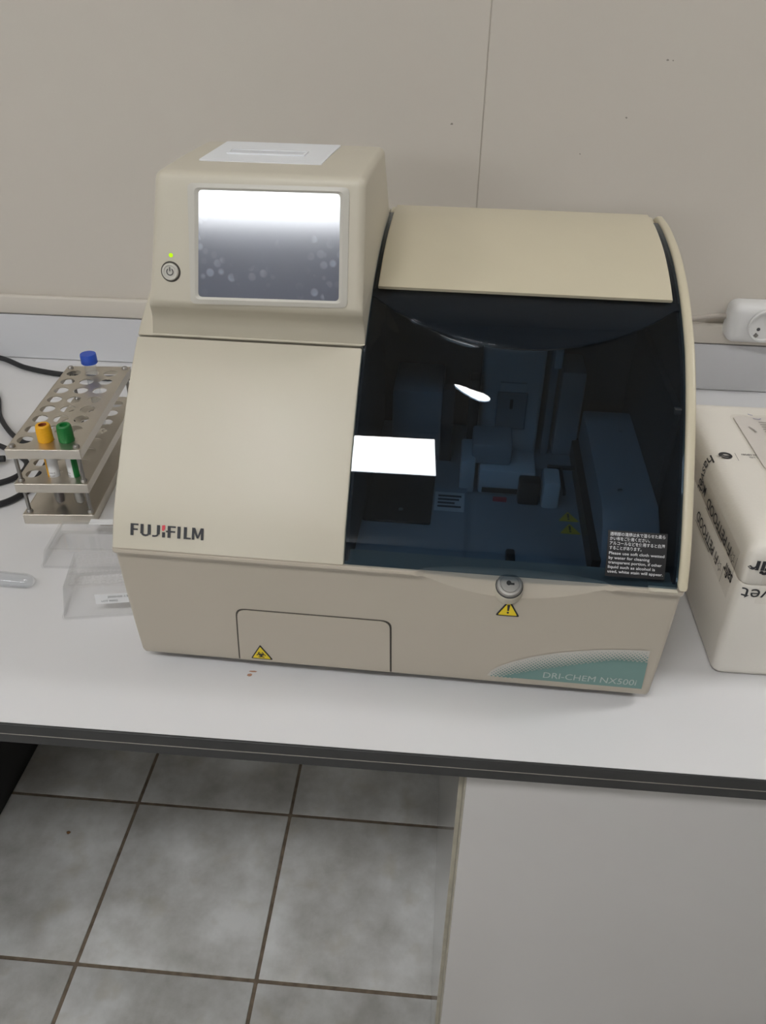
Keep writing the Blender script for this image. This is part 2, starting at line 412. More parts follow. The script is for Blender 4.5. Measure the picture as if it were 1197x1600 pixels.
# ------------------------------------------------------------------ worktop and cabinets
wt = empty('worktop', (0, 0, ZD), 0, 'long white laminate worktop with black double edge carrying the analyzer', 'worktop')
mesh('slab', bx(-1.9, 1.7, 0.0015, D - 0.001, -0.0235, 0.0), 'desk', wt, 30)
mesh('edge_strip', bx(-1.9, 1.7, -0.0005, 0.0020, -0.0126, -0.0004, 0.0004, 1), 'edge', wt, 30)
mesh('edge_line', bx(-1.9, 1.7, -0.0001, 0.0016, -0.0137, -0.0124), 'edge_line', wt, None)
mesh('edge_strip', bx(-1.9, 1.7, -0.0002, 0.0020, -0.0245, -0.0136, 0.0004, 1), 'edge', wt, 30)
st = [(0, 0), (0.0022, 0.0006), (0.0028, 0.0026), (0.0012, 0.0038), (-0.0014, 0.003), (-0.002, 0.001)]
mesh('stain', slab([(-0.0790 + a, 0.0765 + b) for a, b in st], lambda u, v, h: (u, v, h), -0.0003, 0.0002), 'stain', wt, None)
mesh('stain', slab([(-0.0770 + a * 1.6, 0.0822 + b * .5) for a, b in st], lambda u, v, h: (u, v, h), -0.0003, 0.0002), 'stain', wt, None)

XC = 0.1233; ZU = ZD - 0.0248
cab = empty('base_cabinet', (XC, 0.02, 0), 0, 'pale grey laminate base cabinet under the right end of the worktop', 'cabinet')
W_ = 0.95
mesh('side_panel', bx(0, 0.017, 0.0185, D - 0.03, 0.0, ZU, 0.0006, 1), 'cabside', cab, 30)
mesh('edge_band', bx(-0.0003, 0.0050, 0.0165, 0.0187, 0.0, ZU, 0.0004, 1), 'cabedge', cab, 30)
mesh('side_panel', bx(W_ - 0.017, W_, 0.0185, D - 0.03, 0.0, ZU, 0.0006, 1), 'cab', cab, 30)
mesh('back_panel', bx(0.017, W_ - 0.017, D - 0.04, D - 0.03, 0.0, ZU), 'cab', cab, None)
dr = mesh('door', bx(0.0052, 0.60, 0.0, 0.0165, 0.004, ZU - 0.0035, 0.0012, 2), 'cab', cab, 30)
mesh('edge_band', bx(0.0036, 0.0056, 0.0008, 0.0162, 0.005, ZU - 0.0045, 0.0005, 1), 'cabedge', dr, 30)
mesh('door', bx(0.603, W_ - 0.001, 0.0, 0.0165, 0.004, ZU - 0.0035, 0.0012, 2), 'cab', cab, 30)
XD = -0.672
dc = empty('drawer_pedestal', (XD, 0.02, 0), 0, 'pedestal cabinet coloured dark for the shade under the left end of the worktop', 'cabinet')
mesh('carcass', bx(-0.42, 0, 0.018, D - 0.05, 0.03, ZU - 0.002, 0.001, 1), 'shadecab', dc, 30)
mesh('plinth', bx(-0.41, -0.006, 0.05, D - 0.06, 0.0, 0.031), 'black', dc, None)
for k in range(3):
    d_ = mesh('drawer', bx(-0.418, -0.002, 0.0, 0.018, 0.04 + k * 0.225, 0.26 + k * 0.225, 0.0015, 2), 'shadecab', dc, 30)
    mesh('handle', bx(-0.26, -0.16, -0.014, 0.001, 0.20 + k * 0.225, 0.212 + k * 0.225, 0.002, 2), 'rod', d_, 30)

# ------------------------------------------------------------------ the analyzer
an = empty('blood_analyzer', (0.0524, 0.0638, ZD), math.radians(-1.4184),
           'cream desktop blood analyzer with a touch screen and dark tinted curved cover', 'analyzer')
def spline(P, n=10):
    return [(v.x, v.y) for v in catmull([(a, b, 0) for a, b in P], n)]
CP = [(-0.0005, .1475), (.0142, .174), (.0375, .2035), (.0637, .2335), (.0915, .2625), (.1235, .2895), (.155, .3085), (.196, .327), (.243, .3405), (.300, .3478), (.345, .3476)]
PROF = spline(CP, 10)
PA = np.array(PROF); SEGL = np.r_[0, np.cumsum(np.hypot(*np.diff(PA, axis=0).T))]
def s_of_z(z): return float(np.interp(z, PA[:95, 1], SEGL[:95]))
TAN = np.gradient(PA, SEGL, axis=0); TAN /= np.linalg.norm(TAN, axis=1)[:, None]
def UP(x, s, off=0.0):
    y = np.interp(s, SEGL, PA[:, 0]); z = np.interp(s, SEGL, PA[:, 1])
    ty = np.interp(s, SEGL, TAN[:, 0]); tz = np.interp(s, SEGL, TAN[:, 1]); L = math.hypot(ty, tz)
    return (x, float(y - off * tz / L), float(z + off * ty / L))
def prof_part(z0, z1=None, off=0.0, s1=None, n=40):
    sa = s_of_z(z0); sb = s1 if s1 is not None else s_of_z(z1)
    return [UP(0, s, off)[1:] for s in np.linspace(sa, sb, n)]
SEAMZ = 0.2868; STOP = SEGL[-1]; XS = -0.0382
# left front cover (below the seam)
o_ = prof_part(0.1482, SEAMZ, 0); i_ = prof_part(0.1482, SEAMZ, -0.012)
mesh('front_cover', extrude_x(o_ + i_[::-1], -0.2345, XS, 0.0016, 3), 'cream', an)
# upper shell left, above the seam, and the core behind the cover
o_ = prof_part(SEAMZ + 0.0012, None, 0, STOP, 60)
i_ = prof_part(0.150, SEAMZ + 0.0012, -0.0125)
mesh('body_shell', extrude_x(o_ + [(.356, .3445), (.360, .336), (.360, .1485), (.02, .1485)] + i_, -0.2345, XS, 0.0016, 3), 'cream', an)
sm = prof_part(SEAMZ - 0.0006, SEAMZ + 0.0018, -0.0022, n=4)
# lower base with the smile-shaped facet round the lock
def low_y0(z):
    zs = [0.0125, 0.0165, 0.05, 0.09, 0.12, 0.138, 0.1415, 0.1432, 0.1450, 0.1475]
    ys = [0.0185, 0.0160, 0.0115, 0.0072, 0.0050, 0.0036, 0.0022, -0.0012, -0.0022, -0.0018]
    return float(np.interp(z, zs, ys))
def arcz(x):
    t = (x - 0.1) / 0.085
    return 0.1470 - 0.0235 * (1 - t * t) if abs(t) < 1 else 0.1470
def low_y(x, z):
    za = arcz(x)
    if z > za: return low_y0(za) + (z - za) * 0.34
    return low_y0(z)
def LOW(x, z, off=0.0): return (x, low_y(x, z) - off, z)
xs = sorted(set(list(np.round(np.r_[np.linspace(-0.235, -0.231, 6), np.linspace(-0.23, 0.23, 116), [XS, XS + 0.0007, 0.2282, 0.2286], np.linspace(0.231, 0.235, 6)], 5))))
V, F = [], []; NR = 0
zb = [0.0125, 0.0148, 0.0175, 0.03, 0.05, 0.07, 0.09, 0.105, 0.12, 0.132, 0.138, 0.1400, 0.1415, 0.1424, 0.1432, 0.1450, 0.1465]
for x in xs:
    za = arcz(x); col = []
    fr = [(z - 0.0125) / (0.1470 - 0.0125) for z in zb] + [1.0]
    rows = [min(0.0125 + f * 0.1345, za) for f in fr]
    extra = [za + (0.1476 - za) * t for t in (0.0, 0.03, 0.25, 0.5, 0.75, 1.0)]
    dend = min(x + 0.235, 0.235 - x); ro = 0.004
    rnd = ro - math.sqrt(max(0, ro * ro - (ro - dend) ** 2)) if dend < ro else 0
    for z in rows + extra:
        y = low_y0(min(z, za)) if z <= za + 1e-9 else low_y(x, z)
        col.append((x, y + rnd, z))
    zw = 0.1250 if XS + 0.0005 < x < 0.2284 else 0.1475           # well under the tinted cover
    col += [(x, 0.0235, 0.1476), (x, 0.0238, zw), (x, 0.336, zw), (x, 0.3365, 0.1476), (x, 0.345, 0.1476), (x, 0.358, 0.140), (x, 0.358, 0.0125), (x, 0.024, 0.0125)]
    NR = len(col); V += col
for i in range(len(xs) - 1):
    for j in range(NR):
        F.append((i * NR + j, (i + 1) * NR + j, (i + 1) * NR + (j + 1) % NR, i * NR + (j + 1) % NR))
F.append(tuple(range(NR))); F.append(tuple((len(xs) - 1) * NR + j for j in range(NR)))
base = mesh('base', (V, F), 'cream_low', an, 28)
for (fx, fy) in ((-0.205, 0.045), (0.205, 0.045), (-0.205, 0.32), (0.205, 0.32)):
    mesh('foot', lathe([(0.012, 0.0), (0.013, 0.002), (0.013, 0.0135)], 20, Matrix.Translation((fx, fy, 0))), 'black_soft', an)
mesh('underside', bx(-0.225, 0.225, 0.030, 0.35, 0.0110, 0.0130), 'black', an, None)

# side frame on the right
o_ = prof_part(0.1482, None, 0.0022, STOP, 70)
mesh('side_frame', extrude_x(o_ + [(.356, .3445), (.360, .336), (.360, .1485), (.05, .1485)], 0.2288, 0.2366, 0.0026, 4), 'cream_top', an)
mesh('side_step', bx(0.2065, 0.2290, -0.0028, 0.010, 0.1462, 0.1487, 0.0006, 1), 'cream', an)

# tinted cover, with the brow above the arc
def arcglass(x):
    t = (x - 0.0952) / 0.1290
    return 0.2903 + 0.0265 * t * t if abs(t) < 1 else 0.3168
BROW, STEP, STEPZ, STEPW, ZCREAM = 0.0055, 0.0015, 0.0312, 0.0045, 0.3190
def smooth01(q): q = max(0.0, min(1.0, q)); return q * q * (3 - 2 * q)
def glass_off(x, z):
    t = (x - 0.0952) / 0.1290
    amp = BROW * max(0.0, 1 - t * t); za = arcglass(x)
    if z >= za:
        k = (ZCREAM - z) / max(1e-4, ZCREAM - za)
        return amp * max(0, min(1, k)) ** 1.0
    e = max(0.0, 1 - t * t); low = STEP * e ** 0.5; d = za - z          # two shallow steps: one at the arc, one below it
    return low * (1 - smooth01((d - STEPZ * max(0.02, e) + STEPW) / (2 * STEPW))) + (amp - low) * (1 - smooth01(d / 0.0015))
def glass_surface(thick):
    gx = list(np.linspace(XS + 0.0006, 0.2282, 110)); V = []; NRow = 0
    for x in gx:
        za = arcglass(x); s0, sa, sc = s_of_z(0.1490), s_of_z(za), s_of_z(ZCREAM)
        ss = list(np.linspace(s0, sa - 0.0015, 160)) + [sa - 0.0009, sa - 0.0004, sa, sa + 0.0004, sa + 0.0009] + list(np.linspace(sa + 0.0015, sc, 16)) + list(np.linspace(sc, STOP - 0.02, 22))[1:]
        ss = sorted(ss); NRow = len(ss)
        for s in ss:
            z = float(np.interp(s, SEGL, PA[:, 1]))
            V.append(UP(x, s, glass_off(x, z) - thick))
    return gx, NRow, V
gx, NRow, Vo = glass_surface(0.0); _, _, Vi = glass_surface(0.0025)
n = len(Vo); V = Vo + Vi; F = []; K = len(gx)
for i in range(K - 1):
    for j in range(NRow - 1):
        a, b, c, d = i * NRow + j, (i + 1) * NRow + j, (i + 1) * NRow + j + 1, i * NRow + j + 1
        F += [(a, b, c, d), (n + a, n + d, n + c, n + b)]
for i in range(K - 1):
    a, b = i * NRow, (i + 1) * NRow; F.append((a, b, n + b, n + a))
    a, b = i * NRow + NRow - 1, (i + 1) * NRow + NRow - 1; F.append((a, b, n + b, n + a))
for j in range(NRow - 1):
    a, b = j, j + 1; F.append((a, b, n + b, n + a))
    a, b = (K - 1) * NRow + j, (K - 1) * NRow + j + 1; F.append((a, b, n + b, n + a))
cover = mesh('tinted_cover', (V, F), 'glass', an, 50)
tag(cover, 'dark blue tinted transparent curved cover')
# cream inlay of the lid
o_ = prof_part(ZCREAM + 0.0003, None, 0.0032, STOP, 40); i_ = prof_part(ZCREAM + 0.0003, None, 0.0002, STOP, 40)
mesh('lid_panel', extrude_x(o_ + i_[::-1], -0.0315, 0.2215, 0.0012, 3), 'cream_top', an)
mesh('rear_cover', bx(XS + 0.001, 0.2286, 0.335, 0.3598, 0.1485, 0.3455, 0.002, 2), 'cream_top', an)

# chamber behind the cover
o_ = prof_part(0.150, None, -0.006, STOP - 0.03, 40)
outl = o_ + [(.33, .330), (.33, .126), (.0245, .126), (.0245, .150)]
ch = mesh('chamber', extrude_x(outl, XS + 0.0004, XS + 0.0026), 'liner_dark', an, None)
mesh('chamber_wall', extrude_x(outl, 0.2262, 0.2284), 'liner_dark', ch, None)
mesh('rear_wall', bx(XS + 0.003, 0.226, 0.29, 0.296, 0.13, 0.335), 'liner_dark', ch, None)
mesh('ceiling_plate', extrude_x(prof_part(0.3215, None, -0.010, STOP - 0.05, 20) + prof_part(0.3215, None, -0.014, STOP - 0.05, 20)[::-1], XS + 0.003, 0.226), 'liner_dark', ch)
hv = []
for x in gx:
    sa, sc = s_of_z(arcglass(x)), s_of_z(ZCREAM)
    for s in np.linspace(sa + 0.0004, sc + 0.004, 10):
        for th in (0.0032, 0.0052):
            hv.append(UP(x, s, glass_off(x, float(np.interp(s, SEGL, PA[:, 1]))) - th))
hf = []
for i in range(len(gx) - 1):
    for j in range(9):
        a, b = i * 20 + j * 2, (i + 1) * 20 + j * 2
        hf += [(a, b, b + 2, a + 2), (a + 1, a + 3, b + 3, b + 1)]
    hf += [(i * 20, i * 20 + 1, (i + 1) * 20 + 1, (i + 1) * 20), (i * 20 + 18, (i + 1) * 20 + 18, (i + 1) * 20 + 19, i * 20 + 19)]
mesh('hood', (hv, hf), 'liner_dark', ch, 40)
mesh('deck', bx(XS + 0.003, 0.226, 0.0242, 0.33, 0.126, 0.131), 'liner', ch, None)
mesh('left_plate', slab(roundpoly([(-0.034, 0.030), (0.060, 0.030), (0.060, 0.20), (-0.034, 0.20)], [0.001, 0.014, 0.004, 0.001]), lambda u, v, h: (u, v, h), 0.131, 0.136), 'liner', ch)
mesh('dark_recess', bx(-0.034, 0.0285, 0.082, 0.168, 0.136, 0.1395, 0.002, 2), 'black', ch)  # black slab painting in the darkness of a deck recess
mesh('side_ledge', extrude_x([(0.0245, 0.131), (0.033, 0.150), (0.05, 0.172), (0.07, 0.182), (0.24, 0.182), (0.24, 0.131)], 0.172, 0.2195, 0.002, 2), 'liner', ch)
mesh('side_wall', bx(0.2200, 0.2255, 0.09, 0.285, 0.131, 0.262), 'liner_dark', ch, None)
mesh('channel', bx(0.165, 0.1725, 0.03, 0.24, 0.1312, 0.150), 'black', ch, None)
col_ = mesh('tower', bx(0.068, 0.128, 0.225, 0.285, 0.131, 0.325, 0.004, 3), 'liner_light', ch)
mesh('tower_plate', bx(0.084, 0.114, 0.2225, 0.226, 0.165, 0.205, 0.001, 1), 'liner', col_)
mesh('tower_slot', bx(0.097, 0.1, 0.2215, 0.2235, 0.188, 0.198), 'black', col_, None)
mesh('tower_clip', bx(0.086, 0.112, 0.2215, 0.2245, 0.207, 0.216), 'liner_light', col_, None)
mesh('side_post', bx(0.134, 0.142, 0.235, 0.285, 0.131, 0.30, 0.002, 2), 'liner', ch)
mesh('bracket', bx(0.133, 0.140, 0.20, 0.205, 0.243, 0.262, 0.001, 1), 'liner_light', ch)
mesh('rear_block', bx(0.146, 0.170, 0.235, 0.285, 0.131, 0.225, 0.003, 2), 'liner', ch)
mesh('rear_block', bx(-0.02, 0.030, 0.215, 0.285, 0.131, 0.205, 0.003, 2), 'liner', ch)
mesh('post', bx(0.030, 0.042, 0.20, 0.215, 0.131, 0.215, 0.002, 2), 'liner_dark', ch)
mesh('post', bx(0.056, 0.066, 0.205, 0.225, 0.131, 0.225, 0.002, 2), 'black', ch)
ca = mesh('carriage', bx(0.070, 0.124, 0.150, 0.195, 0.131, 0.158, 0.003, 2), 'liner_light', ch)
mesh('carriage_window', bx(0.074, 0.108, 0.1485, 0.1505, 0.134, 0.139), 'black', ca, None)
mesh('carriage_head', bx(0.062, 0.100, 0.160, 0.200, 0.158, 0.180, 0.003, 2), 'liner', ca)
mesh('clear_guide', bx(0.052, 0.066, 0.150, 0.196, 0.131, 0.166, 0.002, 2), 'liner_light', ch)
mesh('red_tag', bx(0.085, 0.098, 0.138, 0.142, 0.131, 0.134), 'red', ch, None)
mesh('dark_well', bx(0.108, 0.128, 0.135, 0.150, 0.131, 0.156, 0.002, 2), 'black', ch)
mesh('clear_cup', bx(0.130, 0.146, 0.130, 0.160, 0.131, 0.160, 0.003, 2), 'liner_light', ch)
mesh('bar', bx(0.136, 0.163, 0.172, 0.176, 0.150, 0.154, 0.001, 1), 'black', ch)
mesh('bar', bx(0.1475, 0.1505, 0.125, 0.172, 0.150, 0.154, 0.001, 1), 'black', ch)
lt = mesh('notice_label', bx(0.030, 0.058, 0.108, 0.140, 0.136, 0.1364), 'liner_light', ch, None)
g2 = []
for k, wd in enumerate((0.022, 0.016, 0.020, 0.022)):
    g2.append(bx(0.033, 0.033 + wd, 0.114 + k * 0.006, 0.1168 + k * 0.006, 0.1364, 0.1367))
mesh('print', join(*g2), 'print', lt, None)
for (tx, ty) in ((0.1550, 0.120), (0.1550, 0.100)):
    T = roundpoly([(tx - 0.0095, ty - 0.0075), (tx + 0.0095, ty - 0.0075), (tx, ty + 0.0085)], 0.001, 3)
    w_ = mesh('warning_label', slab(T, lambda u, v, h: (u, v, h), 0.1309, 0.1313), 'yellow', ch, None)
    mesh('print', join(bx(tx - 0.0009, tx + 0.0009, ty - 0.002, ty + 0.0045, 0.1313, 0.1316), bx(tx - 0.0009, tx + 0.0009, ty - 0.0052, ty - 0.0034, 0.1313, 0.1316)), 'print', w_, None)
mesh('latch', bx(0.0955, 0.1035, 0.0245, 0.054, 0.131, 0.1385, 0.002, 2), 'black', ch)
mesh('slit', bx(0.085, 0.130, 0.036, 0.040, 0.1305, 0.1318), 'black', ch, None)
for p in ((0.0, 0.10, 0.1395), (0.205, 0.20, 0.182), (0.19, 0.09, 0.182)): mesh('screw', lathe([(0.0022, 0), (0.0022, 0.0008), (0.001, 0.0014)], 12, Matrix.Translation(p)), 'chrome', ch)

# lock
ax = Matrix.Translation((0.098, 0.0070, 0.1330)) @ Matrix.Rotation(math.radians(30), 4, 'X') @ Matrix.Diagonal((0.90, 0.90, 0.90, 1))
mesh('lock_collar', lathe([(0.0132, -0.010), (0.0132, 0.0004), (0.0128, 0.0020), (0.0118, 0.0028)], 40, ax), 'cream', an)
lk = mesh('key_lock', lathe([(0.0118, 0.0), (0.0118, 0.0056), (0.0106, 0.0068), (0.0088, 0.0070), (0.0085, 0.0064), (0.0080, 0.0064), (0.0077, 0.0072), (0.0, 0.0074)], 40, ax, close=False), 'chrome', an)
tag(lk, 'round chrome key lock')
mesh('groove', lathe([(0.0125, 0.0028), (0.0125, 0.0034), (0.0116, 0.0034)], 40, ax), 'black', lk)
kh = join(lathe([(0.0022, 0.0073), (0.0022, 0.0078)], 16, ax @ Matrix.Translation((-0.0008, 0.001, 0))), xf(bx(-0.0008, 0.0042, -0.0006, 0.0012, 0.0073, 0.0078), ax))
mesh('keyhole', kh, 'black', lk, None)

# printed marks on the base
def tri2(cx, z0, w, h): return [(cx - w / 2, z0), (cx + w / 2, z0), (cx, z0 + h)]
def warn(name, cx, z0, w, h, inner):
    P = roundpoly(tri2(cx, z0, w, h), 0.0010, 4)
    a = mesh(name, slab(P, LOW, 0.0, 0.0008), 'print', an, None)
    k = 0.80; cz = z0 + h * 0.36
    Q = roundpoly([(cx + (u - cx) * k, cz + (v - cz) * k) for u, v in tri2(cx, z0, w, h)], 0.0006, 4)
    mesh('yellow_field', slab(Q, LOW, 0.0006, 0.0011), 'yellow', a, None)
    mesh('symbol', inner, 'print', a, None)
    return a
cx, z0 = 0.0995, 0.1028
ex = join(slab([(cx - 0.0011, z0 + 0.0132), (cx - 0.0007, z0 + 0.0066), (cx + 0.0007, z0 + 0.0066), (cx + 0.0011, z0 + 0.0132)], LOW, 0.0010, 0.0014),
          slab(circ(cx, z0 + 0.0045, 0.0010, 12), LOW, 0.0010, 0.0014))
tag(warn('warning_label', cx, z0, 0.0200, 0.0188, ex), 'yellow warning triangle with exclamation mark')
# collection hatch
hp = [(-0.1398, 0.0150), (0.0006, 0.0150), (0.0002, 0.0838), (-0.1350, 0.0838)]
HP = roundpoly(hp, [0.0005, 0.0005, 0.009, 0.009], 6)
mesh('hatch_gap', slab([((u + 0.068) * 1.015 - 0.068, 0.012 + (v - 0.012) * 1.015) for u, v in HP], LOW, -0.002, 0.0004), 'seam', an, None)
hat = mesh('hatch', slab(HP, LOW, -0.002, 0.0012), 'cream_low', an, None)
# the hatch follows the tilted base face: rebuild it as a strip grid so it hugs the surface
def hug(P2, off0, off1, rows=24):
    vs_ = sorted(set([v for _, v in P2])); lo, hi = vs_[0], vs_[-1]; out = []
    k = len(P2)
    def xr_at(v):
        c = []
        for i in range(k):
            (u0, v0), (u1, v1) = P2[i], P2[(i + 1) % k]
            if abs(v1 - v0) < 1e-9:
                if abs(v - v0) < 1e-9: c += [u0, u1]
            elif min(v0, v1) - 1e-9 <= v <= max(v0, v1) + 1e-9: c.append(u0 + (u1 - u0) * (v - v0) / (v1 - v0))
        return min(c), max(c)
    lev = sorted(set(list(np.linspace(lo, hi, rows)) + [v for v in vs_]))
    V, F = [], []
    for v in lev:
        a, b = xr_at(v)
        V += [LOW(a, v, off0), LOW(a, v, off1), LOW(b, v, off1), LOW(b, v, off0)]
    for i in range(len(lev) - 1):
        for j in range(4): F.append((i * 4 + j, i * 4 + (j + 1) % 4, (i + 1) * 4 + (j + 1) % 4, (i + 1) * 4 + j))
    F += [(0, 1, 2, 3), tuple(4 * (len(lev) - 1) + j for j in range(4))]
    return V, F
for nm in ('hatch_gap', 'hatch'):
    bpy.data.objects.remove(bpy.data.objects[nm])
HG = [((u + 0.0695) * 1.022 - 0.0695, 0.0150 + (v - 0.0150) * 1.016) for u, v in HP]
hat = mesh('hatch', hug(HP, -0.0005, 0.0011), 'cream_low', an, 40)
mesh('hatch_gap', hug(HG, -0.0005, 0.0003), 'seam', hat, None)
# biohazard sign on the hatch
def LOWH(x, z, off): return LOW(x, z, off + 0.0011)
cx, z0, w, h = -0.1187, 0.0195, 0.0205, 0.0198
P = roundpoly(tri2(cx, z0, w, h), 0.0008, 4)
bh = mesh('biohazard_label', slab(P, LOWH, -0.0004, 0.0005), 'print', hat, None)
tag(bh, 'yellow biohazard triangle')
# (pieces of the sign are joined below the label itself)
k = 0.82; cz = z0 + h * 0.36
Q = roundpoly([(cx + (u - cx) * k, cz + (v - cz) * k) for u, v in tri2(cx, z0, w, h)], 0.0005, 4)
bpy.data.objects.remove(bh)
bh = mesh('biohazard_label', slab(P, LOWH, -0.0004, 0.0005), 'print', an, None); tag(bh, 'yellow biohazard triangle')
mesh('yellow_field', slab(Q, LOWH, 0.0003, 0.0008), 'yellow', bh, None)
sym = []
bz = z0 + 0.0066
for q in range(3):
    a = math.pi / 2 + q * 2 * math.pi / 3; ux, uz = cx + 0.0020 * math.cos(a), bz + 0.0020 * math.sin(a)
    pts = [(ux + 0.0022 * math.cos(a + t), uz + 0.0022 * math.sin(a + t)) for t in np.linspace(0.5, 2 * math.pi - 0.5, 18)]
    sym.append(lay(stroke(pts, 0.0009), LOWH, 0.0012))
sym.append(lay(stroke(circ(cx, bz, 0.0020, 18) + [circ(cx, bz, 0.0020, 18)[0]], 0.0005), LOWH, 0.0012))
sym.append(slab(circ(cx, bz, 0.0007, 10), LOWH, 0.0008, 0.0012))
mesh('symbol', join(*sym), 'print', bh, None)

# teal badge with halftone edge and lettering
BX0, BX1, BZ0, BZ1 = 0.0890, 0.2262, 0.0230, 0.0745
def btop(x):
    t = min(1, max(0, (x - BX0) / (BX1 - BX0)))
    return BZ0 + (BZ1 - BZ0) * (1 - (1 - t) ** 2.0) ** 0.62 * (0.94 + 0.06 * t)
def bright(z): return BX1 - (BZ1 - z) * -0.035 - (z - BZ0) * 0.06
N_ = 48; V, F = [], []
xsb = np.linspace(BX0, BX1, N_)
def bgrid(top, h, x_from, rows=8):
    V, F = [], []; xs_ = np.linspace(x_from, BX1, N_)
    for x in xs_:
        zt = max(BZ0 + 1e-4, top(x))
        for j in range(rows + 1):
            z = BZ0 + (zt - BZ0) * j / rows; xx = x - (z - BZ0) * 0.06 * (x - x_from) / (BX1 - x_from); V.append(LOW(xx, z, h))
    for i in range(N_ - 1):
        for j in range(rows): a = i * (rows + 1) + j; F.append((a, a + rows + 1, a + rows + 2, a + 1))
    return V, F
bg = mesh('model_badge', bgrid(btop, 0.0005, BX0), 'pale', an, None); tag(bg, 'teal model badge with halftone edge')
def solid_top(x):
    t = (x - BX0) / (BX1 - BX0); return BZ0 + (BZ1 - BZ0) * max(0, min(0.78, -0.10 + 1.05 * max(0, t) ** 0.75)) if t > 0 else BZ0
mesh('teal_field', bgrid(lambda x: solid_top(x) - 0.004, 0.0008, BX0 + 0.012), 'teal', bg, None)
dots = []
p_ = 0.0037
for i in range(60):
    for j in range(30):
        x = BX0 + 0.004 + i * p_ + (j % 2) * p_ / 2; z = BZ0 + 0.0008 + j * p_ * 0.52
        if x > BX1 - 0.001 - (z - BZ0) * 0.06 or z > btop(x) - 0.001: continue
        st_ = solid_top(x) - 0.006
        if z < st_ - 0.002: continue
        k = max(0.0, min(1.0, (btop(x) - z) / max(0.004, btop(x) - st_)))
        r = 0.0003 + 0.00120 * k
        dots.append(lay((circ(x, z, r, 6), [tuple(range(6))]), LOW, 0.0010))
hd = mesh('halftone_dots', join(*dots), 'teal', bg, None); hd['kind'] = 'stuff'
tx = fit2d(text2d('DRI-CHEM NX500i'), 0.1385, 0.0276, 0.0815, 0.0078)
mesh('lettering', lay(tx, LOW, 0.0013), 'pale_text', bg, None)

# maker's lettering on the left cover
S0 = s_of_z(0.1585)
def LG(u, v, h=0.0): return UP(-0.2186 + u, S0 + v, h)
H_, W1 = 0.0100, 0.0622
def letter_rects():
    k = H_; R = []
    def rect(x0, x1, y0, y1): R.append(([(x0, y0), (x1, y0), (x1, y1), (x0, y1)], [(0, 1, 2, 3)]))
    t, b = 0.0026, 0.0014
    rect(0, t, 0, k); rect(0, .0068, k - b, k); rect(0, .0064, k * .45, k * .45 + b)                       # F
    x = .0085; rect(x, x + t, .002, k); rect(x + .0062, x + .0062 + t, .0015, k)                            # U
    R.append(stroke([(x + t / 2, .0022), (x + .0028, .0010), (x + .0045, .0007), (x + .0062, .0011), (x + .0072, .0022)], .0017))
    x = .0192; rect(x + .0034, x + .0034 + t, .0022, k); R.append(stroke([(x + .0046, .0024), (x + .0034, .0010), (x + .0016, .0006), (x - .0004, .0007)], .0015))   # J
    x = .0272; rect(x, x + .0025, 0, k * .44)                                                              # lower half of the split I
    x = .0318; rect(x, x + t, 0, k); rect(x, x + .0070, k - b, k); rect(x - .0013, x + .0066, k * .45, k * .45 + b)   # F with the cross stroke
    x = .0402; rect(x, x + t, 0, k)                                                                        # I
    x = .0456; rect(x, x + t, 0, k); rect(x, x + .0062, 0, b)                                              # L
    x = .0526; rect(x, x + .0020, 0, k); rect(x + .0076, x + .0076 + .0022, 0, k)                          # M
    R.append(([(x, k), (x + .0027, k), (x + .0058, .0012), (x + .0042, .0012)], [(0, 1, 2, 3)]))
    R.append(([(x + .0098, k), (x + .0073, k), (x + .0042, .0012), (x + .0055, .0012)], [(0, 1, 2, 3)]))
    return R
lg = mesh('maker_logo', lay(merge_uv(*letter_rects()), LG, 0.0006), 'print', an, None); tag(lg, 'dark lettering with a red split letter')
mesh('red_accent', lay(([(.0270, .0060), (.0270, .0100), (.0296, .0104), (.0296, .0070), (.0282, .0052)], [(0, 1, 2, 3, 4)]), LG, 0.0006), 'red', lg, None)

# cleaning notice on the tinted cover
NS0, NS1 = s_of_z(0.1562), s_of_z(0.1850)
def NT(u, v, h=0.0):
    return UP(u, NS0 + v, 0.0004 + h)
NL = NS1 - NS0
def gridnote(x0, x1, v0, v1, h):
    V = []; F = []; n_ = 10
    for i in range(n_ + 1):
        for j in (0, 1):
            V.append(NT((x0, x1)[j], v0 + (v1 - v0) * i / n_, h))
    for i in range(n_): F.append((2 * i, 2 * i + 1, 2 * i + 3, 2 * i + 2))
    return V, F
nt_ = mesh('cleaning_notice', gridnote(0.1715, 0.2178, -0.0015, NL + 0.001, 0.0), 'black', an, None); tag(nt_, 'small black notice with white lettering')
rows = [('透明部の清掃は水で湿らせた柔ら', 0.0428), ('かい布をご使用ください。', 0.031), ('アルコールなどを使用すると白濁', 0.0428), ('することがあります。', 0.0250),
        ('Please use soft cloth wetted', 0.0430), ('by water for cleaning', 0.0318), ('transparent portion, if other', 0.0415), ('liquid such as alcohol is', 0.0366), ('used, white stain will appear.', 0.0430)]
gl = []
for k, (s, w) in enumerate(rows):
    v = NL - 0.0030 - k * 0.00365 - (0.0004 if k > 3 else 0)
    gl.append(lay(fit2d(text2d(s, 0.008), 0.1732, v, w, 0.0022), NT, 0.0004))
mesh('lettering', join(*gl), 'print_white', nt_, None)

